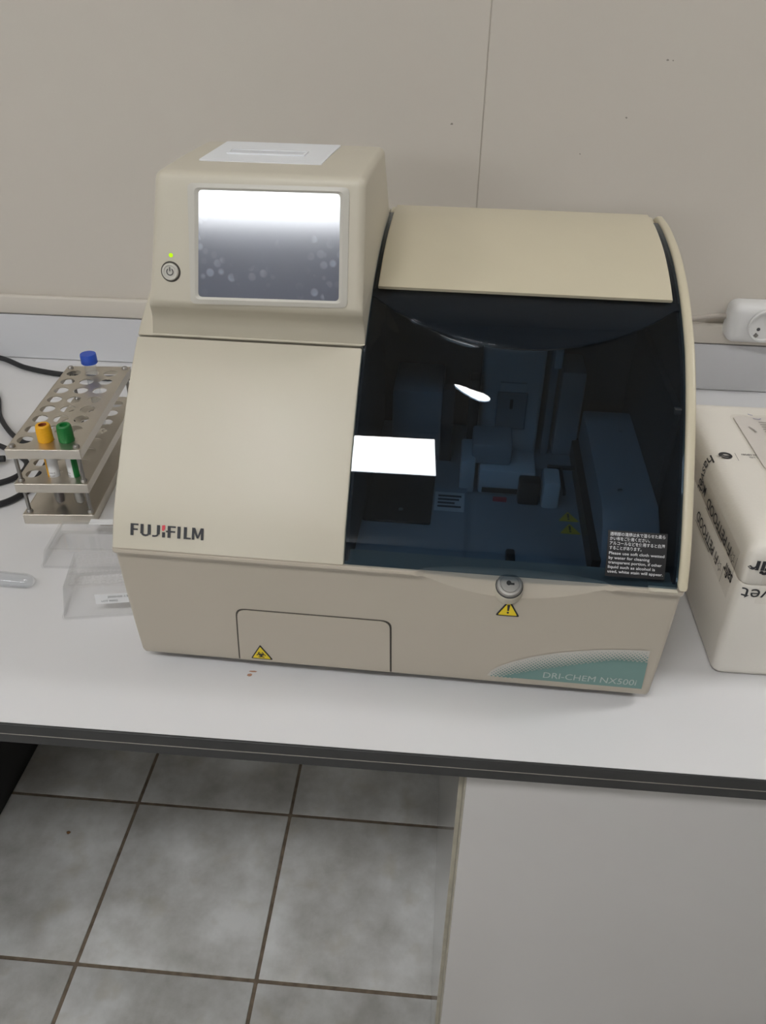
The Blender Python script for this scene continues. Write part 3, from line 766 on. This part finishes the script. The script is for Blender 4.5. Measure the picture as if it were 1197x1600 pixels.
# ------------------------------------------------------------------ screen housing
KL = 0.225                         # lean of the face
FY0, FZ0 = 0.1285, 0.42
def FACE(x, z, off=0.0):
    y = FY0 + KL * (z - FZ0); nl = math.hypot(1, KL)
    return (x, y - off / nl, z + off * KL / nl)
fz1 = 0.3240
yf = FY0 + KL * (fz1 - FZ0)
skirt = [UP(0, q, 0.0009)[1:] for q in np.linspace(s_of_z(0.2880), s_of_z(0.2890), 3)]          # foot that lies on the shell
conc = [skirt[-1], (0.1212, 0.2950), (0.1196, 0.3020), (0.1166, 0.3090), (0.1125, 0.3150), (yf + 0.0022, 0.3195), (yf + 0.0004, 0.3240), (FACE(0, 0.328)[1], 0.328)]
conc = spline(conc, 5)[1:]
top_ = roundpoly([(FACE(0, 0.335)[1], 0.335), (FACE(0, 0.4215)[1], 0.4215), (0.190, 0.4215), (0.268, 0.4195), (0.331, 0.340), (0.300, 0.285), (0.150, 0.285)], [0, 0.009, 0.05, 0.008, 0.002, 0, 0], 7)
HP2 = skirt + conc + top_
hxl = lambda z: -0.2030 - (0.42 - z) * 0.112 - max(0.0, 0.324 - z) * 0.10
hxr = lambda z: -0.0362
hs = mesh('screen_housing', extrude_x(HP2, 0, 0, 0.0065, 6, hxl, hxr, lambda z: min(1, max(0.06, (z - 0.318) / 0.02))), 'cream', an, 40)
tag(hs, 'cream raised housing carrying the screen')
# bezel
bo = roundpoly([(-0.1782, 0.3235), (-0.0487, 0.3262), (-0.0486, 0.4145), (-0.1762, 0.4135)], 0.005, 6)
bi = roundpoly([(-0.1716, 0.3292), (-0.0556, 0.3312), (-0.0557, 0.4098), (-0.1676, 0.4088)], 0.0035, 6)
def ring3(P, Q, fn, hs_):
    k = len(P); V = [fn(u, v, hs_[0]) for u, v in P] + [fn(u, v, hs_[1]) for u, v in P] + [fn(u, v, hs_[2]) for u, v in Q] + [fn(u, v, hs_[3]) for u, v in Q]
    F = []
    for r in range(3):
        for i in range(k): F.append((r * k + i, r * k + (i + 1) % k, (r + 1) * k + (i + 1) % k, (r + 1) * k + i))
    return V, F
mid = [((u0 * .35 + u1 * .65), (v0 * .35 + v1 * .65)) for (u0, v0), (u1, v1) in zip(bo, bi)]
bz_ = mesh('bezel', join(ring3(bo, mid, FACE, (-0.001, 0.0008, 0.0016, 0.0016)), ring3(mid, bi, FACE, (0.0016, 0.0016, 0.0005, 0.0002))), 'bezel', hs, 30)
sc_ = mesh('display', slab(bi, FACE, -0.0005, 0.0004), 'screen', hs, None); tag(sc_, 'dark glossy display reflecting a bright light')
# power button and indicator
def FD(cx, cz):
    nl = math.hypot(1, KL); nrm = Vector((0, -1 / nl, KL / nl)); u = Vector((1, 0, 0)); v = nrm.cross(u)
    m = Matrix((u, v, nrm)).transposed().to_4x4(); m.translation = Vector(FACE(cx, cz)); return m
mb = FD(-0.1937, 0.3475)
pb = mesh('power_button', lathe([(0.0068, 0.0), (0.0068, 0.0018), (0.0062, 0.0026), (0.0052, 0.0026), (0.0046, 0.0019), (0.0, 0.0017)], 36, mb, close=False), 'bezel', hs)
mesh('groove', lathe([(0.0082, 0.0), (0.0080, 0.0006), (0.0068, 0.0007)], 36, mb, close=False), 'seam', pb)
sg = [lay(stroke([(0.0026 * math.cos(a), 0.0026 * math.sin(a)) for a in np.linspace(math.radians(125), math.radians(415), 24)], 0.0007), lambda u, v, h: (u, v, h), 0.0022),
      lay(stroke([(0, 0.0004), (0, 0.0038)], 0.0007), lambda u, v, h: (u, v, h), 0.0023)]
mesh('power_symbol', xf(join(*sg), mb), M['print'], pb, None)
mesh('indicator_light', lathe([(0.0017, 0.0), (0.0017, 0.0005), (0.0010, 0.0010), (0.0, 0.0012)], 16, FD(-0.1928, 0.3600), close=False), 'ledgreen', hs)
# printer cover on top
TZ = 0.4216
pcP = [(-0.1790, 0.1690), (-0.0775, 0.1690), (-0.0755, 0.262), (-0.1800, 0.262)]
def TOP(u, v, h):
    return (u, v, (TZ if v < 0.19 else TZ - (v - 0.19) * 0.0257) + h)
gp = [((u + .1285) * 1.018 - .1285, (v - .215) * 1.02 + .215) for u, v in pcP]
mesh('cover_gap', slab(roundpoly(gp, 0.001, 2), TOP, -0.004, -0.0001), 'seam', hs, None)
pc = mesh('printer_cover', slab(roundpoly(pcP, 0.002, 3), TOP, -0.003, 0.0009), 'white_pl', hs, None); tag(pc, 'white printer cover with a finger slot')
so = roundpoly([(-0.1640, 0.1990), (-0.0970, 0.1990), (-0.0970, 0.2205), (-0.1660, 0.2205)], 0.002, 3)
si = [((u + .131) * 0.94 - .131, (v - .2095) * 0.72 + .2095) for u, v in so]
mesh('finger_slot', ring(so, si, TOP, 0.0, 0.0016), 'white_pl', pc, None)
mesh('slot_floor', slab(si, TOP, -0.002, 0.0010), 'slot', pc, None)

# ------------------------------------------------------------------ tube rack and tubes
RX, RY, RYAW = -0.3962, 0.2965, math.radians(5.05)
LEN, WID = 0.2265, 0.0835
rack = empty('tube_rack', (RX, RY, ZD), RYAW, 'three-tier stainless steel test tube rack beside the analyzer', 'tube rack')
COLS = [0.0142, 0.0388, 0.0634 - 0.0006]; ROWS = [0.0235 + 0.0259 * i for i in range(8)]; HR = 0.0089
def holed_plate(z, t=0.0012, lip=0.0115):
    xs_ = [0.0, COLS[0] - 0.0122, COLS[0] + 0.0123, COLS[1] + 0.0123, COLS[2] + 0.0122, WID]
    ys_ = [0.0, ROWS[0] - 0.01295] + [r + 0.01295 for r in ROWS] + [LEN]
    V, F = [], []
    def quad(x0, x1, y0, y1, zz):
        k = len(V); V.extend([(x0, y0, zz), (x1, y0, zz), (x1, y1, zz), (x0, y1, zz)]); F.append((k, k + 1, k + 2, k + 3))
    n_ = 32
    for i in range(5):
        for j in range(10):
            x0, x1, y0, y1 = xs_[i], xs_[i + 1], ys_[j], ys_[j + 1]
            if 1 <= i <= 3 and 1 <= j <= 8:
                cx, cy = COLS[i - 1], ROWS[j - 1]; rings = []
                for zz in (z, z - t):
                    k = len(V)
                    for q in range(n_):
                        a = 2 * math.pi * q / n_; dx, dy = math.cos(a), math.sin(a)
                        V.append((cx + HR * dx, cy + HR * dy, zz))
                    for q in range(n_):
                        a = 2 * math.pi * q / n_; dx, dy = math.cos(a), math.sin(a)
                        sx = ((x1 - cx) if dx > 0 else (cx - x0)) / max(abs(dx), 1e-9); sy = ((y1 - cy) if dy > 0 else (cy - y0)) / max(abs(dy), 1e-9)
                        s = min(sx, sy); V.append((cx + s * dx, cy + s * dy, zz))
                    for q in range(n_): F.append((k + q, k + (q + 1) % n_, k + n_ + (q + 1) % n_, k + n_ + q))
                    for (ux, uy) in ((x0, y0), (x1, y0), (x1, y1), (x0, y1)):     # corner fillers
                        best = sorted(range(n_), key=lambda q: (V[k + n_ + q][0] - ux) ** 2 + (V[k + n_ + q][1] - uy) ** 2)[:2]
                        kk = len(V); V.append((ux, uy, zz)); F.append((k + n_ + best[0], k + n_ + best[1], kk))
                    rings.append(k)
                for q in range(n_): F.append((rings[0] + q, rings[0] + (q + 1) % n_, rings[1] + (q + 1) % n_, rings[1] + q))
            else:
                quad(x0, x1, y0, y1, z); quad(x0, x1, y0, y1, z - t)
    return join((V, F), lips(z, lip, t))
def lips(z, lip, t):
    return join(bx(0, WID, -0.0004, 0.0009, z - lip, z + 0.0002, 0.0003, 1), bx(0, WID, LEN - 0.0009, LEN + 0.0004, z - lip, z + 0.0002, 0.0003, 1),
                bx(-0.0004, 0.0009, 0, LEN, z - lip, z + 0.0002, 0.0003, 1), bx(WID - 0.0009, WID + 0.0004, 0, LEN, z - lip, z + 0.0002, 0.0003, 1))
ZT, ZM, ZB_ = 0.1005, 0.0555, 0.0130
mesh('holed_plate', holed_plate(ZT), 'steel', rack, 25)
mesh('holed_plate', holed_plate(ZM), 'steel', rack, 25)
mesh('bottom_plate', join(bx(0, WID, 0, LEN, ZB_ - 0.0012, ZB_), lips(ZB_, 0.0128, 0.0012)), 'steel', rack, 25)
for (u, v) in ((0.0058, 0.0075), (WID - 0.0058, 0.0075), (0.0058, LEN - 0.0065), (WID - 0.0058, LEN - 0.0065)):
    r_ = mesh('rod', lathe([(0.0022, ZB_), (0.0022, ZT + 0.001)], 12, Matrix.Translation((u, v, 0))), 'rod', rack)
    for zz in (ZT, ZM, ZB_):
        mesh('nut', lathe([(0.0038, 0), (0.0038, 0.0016), (0.0028, 0.0030), (0.0, 0.0034)], 12, Matrix.Translation((u, v, zz)), close=False), 'chrome', r_)
RM = Matrix.Translation((RX, RY, ZD)) @ Matrix.Rotation(RYAW, 4, 'Z')
def blood_tube(u, v, capmat, stopmat, fill, label, stripe, lean):
    p = RM @ Vector((u, v, ZB_ + 0.0006))
    t = empty('blood_tube', p, RYAW, label, 'tube', 'capped blood tubes in the steel rack')
    L_ = Matrix.Rotation(lean[0], 4, 'X') @ Matrix.Rotation(lean[1], 4, 'Y')
    r = 0.0065; top = 0.085
    mesh('glass_body', lathe([(0.0008, 0), (0.0035, 0.0012), (0.0056, 0.004), (r, 0.008), (r, top), (r - 0.0009, top), (r - 0.0009, 0.008), (0.004, 0.003)], 24, L_, close=False), 'tubecl', t)
    mesh('contents', lathe([(0.0006, 0.0012), (0.0046, 0.0045), (r - 0.0012, 0.009), (r - 0.0012, 0.034), (0.0006, 0.034)], 20, L_), fill, t)
    lab = mesh('paper_label', lathe([(r + 0.0003, 0.030), (r + 0.0003, 0.078)], 24, L_, close=False), 'paper2', t)
    V, F = [], []
    for q in range(7):
        a = math.radians(stripe[0] + stripe[1] * q / 6)
        V += [((r + 0.0006) * math.cos(a), (r + 0.0006) * math.sin(a), 0.031), ((r + 0.0006) * math.cos(a), (r + 0.0006) * math.sin(a), 0.0775)]
    for q in range(6): F.append((2 * q, 2 * q + 1, 2 * q + 3, 2 * q + 2))
    mesh('colour_stripe', xf((V, F), L_), capmat, lab)
    V, F = [], []
    for row in range(4):
        for q in range(5):
            a0 = math.radians(stripe[2] + q * 11); a1 = math.radians(stripe[2] + q * 11 + (8 if (row + q) % 3 else 5)); z_ = 0.034 + row * 0.004
            k = len(V)
            for (a, zz) in ((a0, z_), (a1, z_), (a1, z_ + 0.0012), (a0, z_ + 0.0012)): V.append(((r + 0.0006) * math.cos(a), (r + 0.0006) * math.sin(a), zz))
            F.append((k, k + 1, k + 2, k + 3))
    mesh('print', xf((V, F), L_), 'faint', lab, None)
    # ribbed cap
    n_ = 72; prof = [(0.0082, top - 0.001), (0.0086, top), (0.0085, top + 0.014), (0.0079, top + 0.0205), (0.0072, top + 0.0215), (0.0045, top + 0.0215)]
    V, F = lathe(prof, n_, None, close=False)
    V = [((x * (1 + (0.012 if (i // len(prof)) % 2 else -0.012) * (1 if 0 < i % len(prof) < 4 else 0))), y * (1 + (0.012 if (i // len(prof)) % 2 else -0.012) * (1 if 0 < i % len(prof) < 4 else 0)), z) for i, (x, y, z) in enumerate(V)]
    cap = mesh('cap', xf((V, F), L_), capmat, t, 25)
    mesh('stopper', lathe([(0.0046, top + 0.0215), (0.0040, top + 0.0185), (0.0, top + 0.018)], 24, L_, close=False), stopmat, cap)
    return t
blood_tube(COLS[1] - 0.001, ROWS[0], 'capyel', 'caporange', 'blood', 'clear blood tube with a yellow ribbed cap at the front of the steel rack', (205, 40, 250), (0.0, 0.004))
blood_tube(COLS[2] - 0.001, ROWS[0], 'capgreen', 'capgreen', 'serum', 'clear blood tube with a green ribbed cap at the front of the steel rack', (285, 60, 205), (0.0, 0.0))
p = RM @ Vector((COLS[1] - 0.001, ROWS[7], ZB_ + 0.0006))
ct = empty('centrifuge_tube', p, RYAW, 'clear conical tube with a blue screw cap at the back of the steel rack', 'tube')
mesh('tube_body', lathe([(0.0012, 0), (0.0030, 0.002), (0.0074, 0.022), (0.0076, 0.104), (0.0068, 0.104), (0.0066, 0.022), (0.002, 0.004)], 28, None, close=False), 'tubecl', ct)
cpb = mesh('cap', lathe([(0.0098, 0.1015), (0.0104, 0.1025), (0.0104, 0.1125), (0.0098, 0.1145), (0.0, 0.1148)], 48, None, close=False), 'capblue', ct)
mesh('rib', join(*[lathe([(0.0106, 0.1025 + 0.0), (0.0106, 0.1035)], 48, None, close=False)]), 'capblue', cpb)

# ------------------------------------------------------------------ clear trays, loose tube
def tray(name, loc, rz, w, d, h, taper, label, lid=False):
    t = empty(name, (loc[0], loc[1], ZD), rz, label, 'box')
    P = roundpoly([(0, 0), (w, 0), (w, d), (0, d)], 0.004, 4)
    def sc(P, k): return [(w / 2 + (u - w / 2) * (1 - 2 * k / w), d / 2 + (v - d / 2) * (1 - 2 * k / d)) for u, v in P]
    A, B = P, sc(P, taper); wt_ = 0.0016
    k = len(P); V = []
    for (Q, z) in ((A, 0.0002), (B, h), (sc(B, wt_), h - wt_), (sc(A, wt_), 0.0002)): V += [(u, v, z) for u, v in Q]
    F = []
    for r in (0, 1, 2):
        if r == 1: continue
        for i in range(k): F.append((r * k + i, r * k + (i + 1) % k, (r + 1) * k + (i + 1) % k, (r + 1) * k + i))
    for i in range(k): F.append((i, (i + 1) % k, 3 * k + (i + 1) % k, 3 * k + i))
    F += [tuple(k + i for i in range(k)), tuple(2 * k + i for i in range(k))]
    b_ = mesh('shell', (V, F), 'clear', t, 30)
    R1 = sc(P, -0.0012); R2 = sc(P, 0.0006)
    mesh('rim', ring(R1, R2, lambda u, v, z: (u, v, z), 0.0001, 0.0028), 'clear', t, 30)
    mesh('ridge', ring(sc(B, 0.004), sc(B, 0.0055), lambda u, v, z: (u, v, z), h - 0.0003, h + 0.0012), 'clear', t, 30)
    return t, b_
t1, b1 = tray('clear_plastic_box', (-0.3405, 0.2165), math.radians(4.5), 0.128, 0.066, 0.020, 0.004, 'shallow clear plastic box with a white paper strip in front of the steel rack')
mesh('paper_strip', bx(0.038, 0.120, 0.0560, 0.0655, 0.0203, 0.0208), 'paper2', t1, None)
mesh('print', bx(0.052, 0.115, 0.0528, 0.0548, 0.0203, 0.0206), 'faint', t1, None)
t2, b2 = tray('clear_tip_box', (-0.2830, 0.1365), math.radians(11.5), 0.088, 0.072, 0.036, 0.005, 'clear plastic box with a small white printed label beside the analyzer')
tl = mesh('paper_label', bx(0.034, 0.080, -0.0006, 0.0002, 0.0145, 0.0255), 'paper2', t2, None)
tl.location = (0, 0.0024, 0); tl.rotation_euler = (math.radians(-7.9), 0, 0)
def TL(u, v, h): return (u, -0.0006 - h, v)
mesh('print', join(lay(fit2d(text2d('2020-02-13'), 0.0465, 0.0210, 0.020, 0.0022), TL, 0.0002), lay(fit2d(text2d('LOT 96002'), 0.040, 0.0165, 0.016, 0.0022), TL, 0.0002)), 'print', tl, None)
dm = []
wl = empty('x', (0, 0, 0)); bpy.data.objects.remove(wl)
pits = []
for i in range(9):
    for j in range(6):
        pits.append(lathe([(0.0027, 0.0352), (0.0027, 0.0366), (0.0021, 0.0366)], 10, Matrix.Translation((0.012 + i * 0.008, 0.012 + j * 0.009, 0)), close=False))
wp = mesh('well_rings', join(*pits), 'clear', t2, None); wp['kind'] = 'stuff'
tt = empty('test_tube', (-0.3322, 0.1832, ZD), math.radians(-2), 'empty clear test tube lying on its side at the left edge of the worktop', 'tube')
mt = Matrix.Translation((0, 0, 0.0081)) @ Matrix.Rotation(math.radians(-90), 4, 'Y')
mesh('glass_body', lathe([(0.0005, -0.0001), (0.0035, 0.0010), (0.0062, 0.0040), (0.0078, 0.009), (0.0079, 0.10), (0.0068, 0.10), (0.0067, 0.009), (0.0050, 0.0045), (0.0006, 0.0022)], 28, mt, close=False), 'tubecl', tt)
mesh('rim', lathe([(0.0068, 0.100), (0.0080, 0.100), (0.0080, 0.103), (0.0068, 0.103)], 28, mt, close=False), 'tubecl', tt)

# ------------------------------------------------------------------ cables
def cable(name, pts, r, label, mat='black_soft', plug=None):
    o = empty(name, (pts[0][0], pts[0][1], ZD), 0, label, 'cable')
    P = [(x - pts[0][0], y - pts[0][1], z) for x, y, z in pts]
    mesh('cord', tube(P, r, 10), mat, o)
    if plug:
        a = Vector(P[plug]); b = Vector(P[plug + 1]); d = (b - a).normalized()
        mesh('connector', tube([a, a + d * 0.02, a + d * 0.036], r * 2.1, 12, 3), mat, o)
    return o
cable('power_cable', [(-1.5, 0.735, 0.0048), (-1.0, 0.748, 0.0048), (-0.72, 0.752, 0.008), (-0.644, 0.745, 0.006), (-0.586, 0.715, 0.0048), (-0.523, 0.697, 0.0048), (-0.45, 0.690, 0.0048), (-0.36, 0.70, 0.0048), (-0.25, 0.69, 0.0048), (-0.14, 0.62, 0.0048), (-0.10, 0.55, 0.0048)], 0.0042, 'thick black cable running behind the steel rack along the upstand')
cable('power_cable', [(-1.5, 0.60, 0.0048), (-1.0, 0.69, 0.0048), (-0.72, 0.695, 0.0048), (-0.60, 0.63, 0.0048), (-0.547, 0.546, 0.0048), (-0.500, 0.492, 0.0048), (-0.468, 0.475, 0.0048), (-0.440, 0.50, 0.0048), (-0.435, 0.55, 0.0048), (-0.42, 0.60, 0.0048), (-0.36, 0.625, 0.0048)], 0.0036, 'black cable sloping in from the left behind the steel rack')
cable('data_cable', [(-1.5, 0.47, 0.0042), (-1.0, 0.48, 0.0042), (-0.66, 0.450, 0.0042), (-0.555, 0.470, 0.0042), (-0.520, 0.470, 0.0042), (-0.485, 0.452, 0.0042), (-0.452, 0.425, 0.0042), (-0.450, 0.392, 0.0042), (-0.475, 0.370, 0.0042), (-0.53, 0.362, 0.0042), (-0.62, 0.365, 0.0042), (-1.0, 0.34, 0.0042), (-1.5, 0.36, 0.0042)], 0.0036, 'thin black cable curling back on itself left of the steel rack')
cable('data_cable', [(-1.5, 0.42, 0.0048), (-1.0, 0.41, 0.0048), (-0.66, 0.400, 0.0090), (-0.56, 0.408, 0.0100), (-0.525, 0.414, 0.0100), (-0.500, 0.420, 0.0100), (-0.480, 0.424, 0.0100)], 0.0044, 'black cable end with a bulky connector left of the steel rack', plug=4)
cable('power_cable', [(-1.5, 0.26, 0.0048), (-1.0, 0.25, 0.0048), (-0.64, 0.293, 0.0048), (-0.50, 0.305, 0.0048), (-0.448, 0.322, 0.0048), (-0.424, 0.352, 0.0048), (-0.422, 0.40, 0.0048), (-0.428, 0.445, 0.0048)], 0.0040, 'black cable looping nearest the front corner of the steel rack')

# ------------------------------------------------------------------ styrofoam box with tape print and document
BXL, BYF, BH = 0.3560, 0.1205, 0.1540
fb = empty('foam_box', (BXL, BYF, ZD), 0, 'white styrofoam shipping box with upside-down printed tape right of the analyzer', 'box')
BW, BD = 0.34, 0.275
P = roundpoly([(0, 0), (BW, 0), (BW, BD), (0, BD)], 0.010, 6)
def shr(P, d): return [(min(max(u, d), BW - d) if False else BW / 2 + (u - BW / 2) * (1 - 2 * d / BW), BD / 2 + (v - BD / 2) * (1 - 2 * d / BD)) for u, v in P]
def stack(levels, mat, nm, par):
    V, F = [], []; k = len(P)
    for d, z in levels: V += [(u, v, z) for u, v in shr(P, d)]
    for r in range(len(levels) - 1):
        for i in range(k): F.append((r * k + i, r * k + (i + 1) % k, (r + 1) * k + (i + 1) % k, (r + 1) * k + i))
    F += [tuple(range(k)), tuple((len(levels) - 1) * k + i for i in range(k))]
    return mesh(nm, (V, F), mat, par, 50)
stack([(0.006, 0.0), (0.002, 0.003), (0.0, 0.008), (0.0, 0.1075), (0.0015, 0.1092)], 'foam', 'body', fb)
lid_ = stack([(0.0015, 0.1095), (0.0, 0.1112), (0.0, 0.141), (0.0022, 0.1475), (0.0065, 0.1518), (0.014, 0.1537), (0.04, 0.1540)], 'foam', 'lid', fb)
def LEFTF(u, v, h): return (-0.0004 - h, u, v)                   # u along y, v = z
def FRONTF(u, v, h): return (u, -0.0004 - h + (0.010 - math.sqrt(max(0, 0.0001 - (0.010 - max(u, 0.0)) ** 2)) if u < 0.010 else 0.0), v)
def TOPF(u, v, h): return (u, v, 0.1541 + h)
mesh('tape', slab([(0.018, 0.080), (0.250, 0.080), (0.250, 0.132), (0.018, 0.132)], LEFTF, -0.0002, 0.0003), 'tape', fb, None)
mesh('tape', slab([(0.017, 0.090), (0.20, 0.090), (0.20, 0.138), (0.017, 0.138)], FRONTF, -0.0002, 0.0003), 'tape', fb, None)
def flip(g, u0, v0, du=(1, 0), dv=(0, 1)):
    """place lettering so that it reads along du with its tops along dv"""
    return [(u0 + x * du[0] + y * dv[0], v0 + x * du[1] + y * dv[1]) for x, y in g[0]], g[1]
def star(r):
    P = []
    for i in range(10):
        a = math.pi / 2 + i * math.pi / 5; q = r if i % 2 == 0 else r * 0.45; P.append((q * math.cos(a), q * math.sin(a)))
    return stroke(P + [P[0]], 0.0008)
def word(s, h, w=None, bold=0.0): return fit2d(text2d(s, bold), 0, 0, w, h)
L180 = dict(du=(1, 0), dv=(0, -1))
fp = []
for (v0, u0, hh, wd) in ((0.1235, 0.036, 0.0105, 0.085), (0.0970, 0.058, 0.0105, 0.080)):
    fp.append(lay(flip(star(0.0058), u0 - 0.008, v0 - 0.005, (1, 0), (0, -1)), LEFTF, 0.0006))
    fp.append(lay(flip(word('Fi PETFOOD', hh, wd, 0.012), u0, v0, (1, 0), (0, -1)), LEFTF, 0.0006))
    fp.append(lay(([(u0 + wd * 0.30, v0 - 0.0125), (u0 + wd, v0 - 0.0125), (u0 + wd, v0 - 0.0132), (u0 + wd * 0.30, v0 - 0.0132)], [(0, 1, 2, 3)]), LEFTF, 0.0006))
    fp.append(lay(stroke([(u0 - 0.018, v0 + 0.002), (u0 - 0.018, v0 - 0.016)], 0.0005), LEFTF, 0.0006))
fp.append(lay(flip(word('safir', 0.0125, 0.024, 0.02), 0.016, 0.1060, (1, 0), (0, -1)), LEFTF, 0.0006))
fp.append(lay(flip(word('MG', 0.0105, 0.016, 0.01), 0.132, 0.1260, (1, 0), (0, -1)), LEFTF, 0.0006))
mesh('print', join(*fp), 'print', fb, None)
fp = [lay(flip(word('safir', 0.0135, 0.036, 0.03), 0.0385, 0.1365, (-1, 0), (0, -1)), FRONTF, 0.0006),
      lay(flip(word('hasvet', 0.0135, 0.050, 0.0), 0.0535, 0.1065, (-1, 0), (0, -1)), FRONTF, 0.0006),
      lay(stroke([(0.0295, 0.112), (0.0295, 0.122)], 0.0004), FRONTF, 0.0006)]
mesh('print', join(*fp), 'print', fb, None)
# print across the top and over the left edge
emb = []
for a0, a1, w_ in ((20, 200, 0.0032), (215, 380, 0.0026)):
    pts = [(0.0155 + 0.0052 * math.cos(math.radians(a)), 0.1505 + 0.0050 * math.sin(math.radians(a))) for a in np.linspace(a0, a1, 16)]
    emb.append(lay(stroke(pts, w_), TOPF, 0.0004))
emb.append(lay(stroke([(0.0105, 0.153), (0.014, 0.1495), (0.0200, 0.1490)], 0.0022), TOPF, 0.0005))
emb.append(lay(stroke([(0.0262, 0.157), (0.0262, 0.142)], 0.0004), TOPF, 0.0))
emb.append(lay(flip(word('ECZA DEPOSU', 0.0028, 0.018, 0.02), 0.050, 0.156, (-1, 0), (0, -1)), TOPF, 0.0002))
emb.append(lay(flip(word('TIC. LTD.', 0.0028, 0.012, 0.02), 0.050, 0.1510, (-1, 0), (0, -1)), TOPF, 0.0002))
mesh('print', join(*emb), 'print', fb, None)
EDG = [(0.0085, 0.1527), (0.0065, 0.1520), (0.0022, 0.1478), (0.0, 0.141), (0.0, 0.10)]
EL = np.r_[0, np.cumsum(np.hypot(*np.diff(np.array(EDG), axis=0).T))]
def OVER(s, v, h):                                              # s runs over the left edge and down
    if s < 0: return (0.0085 - s, v, 0.1529 + h - s * 0.12)
    return (float(np.interp(s, EL, [e[0] for e in EDG])) - 0.0005 - h, v, float(np.interp(s, EL, [e[1] for e in EDG])) + 0.0004)
mesh('print', lay(flip(word('hasvet', 0.0145, 0.040, 0.006), 0.0045, 0.157, (1, 0), (0, -1)), OVER, 0.0005), 'print', fb, None)
# sleeve with a document on the lid
ds = empty('document_sleeve', (0.400, 0.243, ZD + 0.1541), math.radians(1), 'clear sleeve with a printed delivery note lying on the styrofoam box', 'document')
shp = roundpoly([(0, 0), (0.20, 0), (0.20, 0.118), (0, 0.118)], 0.006, 4)
mesh('paper', slab([((u - .1) * 0.97 + .1, (v - .059) * 0.95 + .059) for u, v in shp], lambda u, v, h: (u, v, h), 0.0003, 0.0012), 'paper', ds, None)
mesh('sleeve', slab(shp, lambda u, v, h: (u, v, h), 0.0001, 0.0018), 'tape', ds, None)
T_ = lambda u, v, h: (u, v, h)
mesh('scribble', lay(merge_uv(stroke([(0.0200, 0.1195), (0.0225, 0.1172), (0.0245, 0.1165)], 0.0010), stroke([(0.0225, 0.1095), (0.0250, 0.1080), (0.0285, 0.1078), (0.0310, 0.1092)], 0.0010)), T_, 0.0021), 'ink', ds, None)
fl = []
for k in range(7):
    for (a, b) in ((0.026, 0.034), (0.0355, 0.046)): fl.append(lay(stroke([(a, 0.101 - k * 0.0052), (b, 0.101 - k * 0.0052)], 0.0016), T_, 0.0020))
fl.append(lay(stroke([(0.0125, 0.090), (0.0155, 0.084), (0.0170, 0.078)], 0.0018), T_, 0.0020))
mesh('print', join(*fl), 'faint', ds, None)

# ------------------------------------------------------------------ wall socket and its cable
so_ = empty('wall_socket', (0.5030, D, ZD + 0.0905), 0, 'white round-cornered power socket block on the wall above the upstand', 'socket')
mesh('housing', bx(0.0, 0.150, -0.042, -0.0008, 0.0, 0.060, 0.014, 5), 'socket', so_)
for cxs in (0.050, 0.108):
    mm = Matrix.Translation((cxs, -0.042, 0.030)) @ Matrix.Rotation(math.radians(90), 4, 'X')
    f_ = mesh('socket_ring', lathe([(0.0245, -0.002), (0.0245, 0.0030), (0.0232, 0.0044), (0.0205, 0.0044), (0.0198, 0.0004), (0.0, 0.0002)], 36, mm, close=False), 'socket', so_)
    for (dx, dz) in ((-0.0095, 0.0), (0.0095, 0.0)):
        mesh('pin_hole', lathe([(0.0026, 0.0003), (0.0026, 0.0008)], 14, mm @ Matrix.Translation((dx * math.cos(0.6), -dx * math.sin(0.6) * -1, 0))), 'greyhole', f_)
    for e0 in (0.0145, -0.0195): mesh('earth_clip', xf(bx(-0.0022, 0.0022, e0, e0 + 0.005, 0.0004, 0.0036), mm @ Matrix.Rotation(-0.6, 4, 'Z')), 'rod', f_, None)
sc2 = empty('socket_cable', (0.42, D - 0.016, ZD + 0.11), 0, 'beige cable running from the wall socket behind the analyzer', 'cable')
mesh('cord', tube([(0.090, 0.0, 0.014), (0.064, 0.001, 0.0125), (0.03, 0.001, 0.006), (-0.02, 0.001, -0.001), (-0.10, 0.001, -0.0005)], 0.0036, 10), 'greycable', sc2)
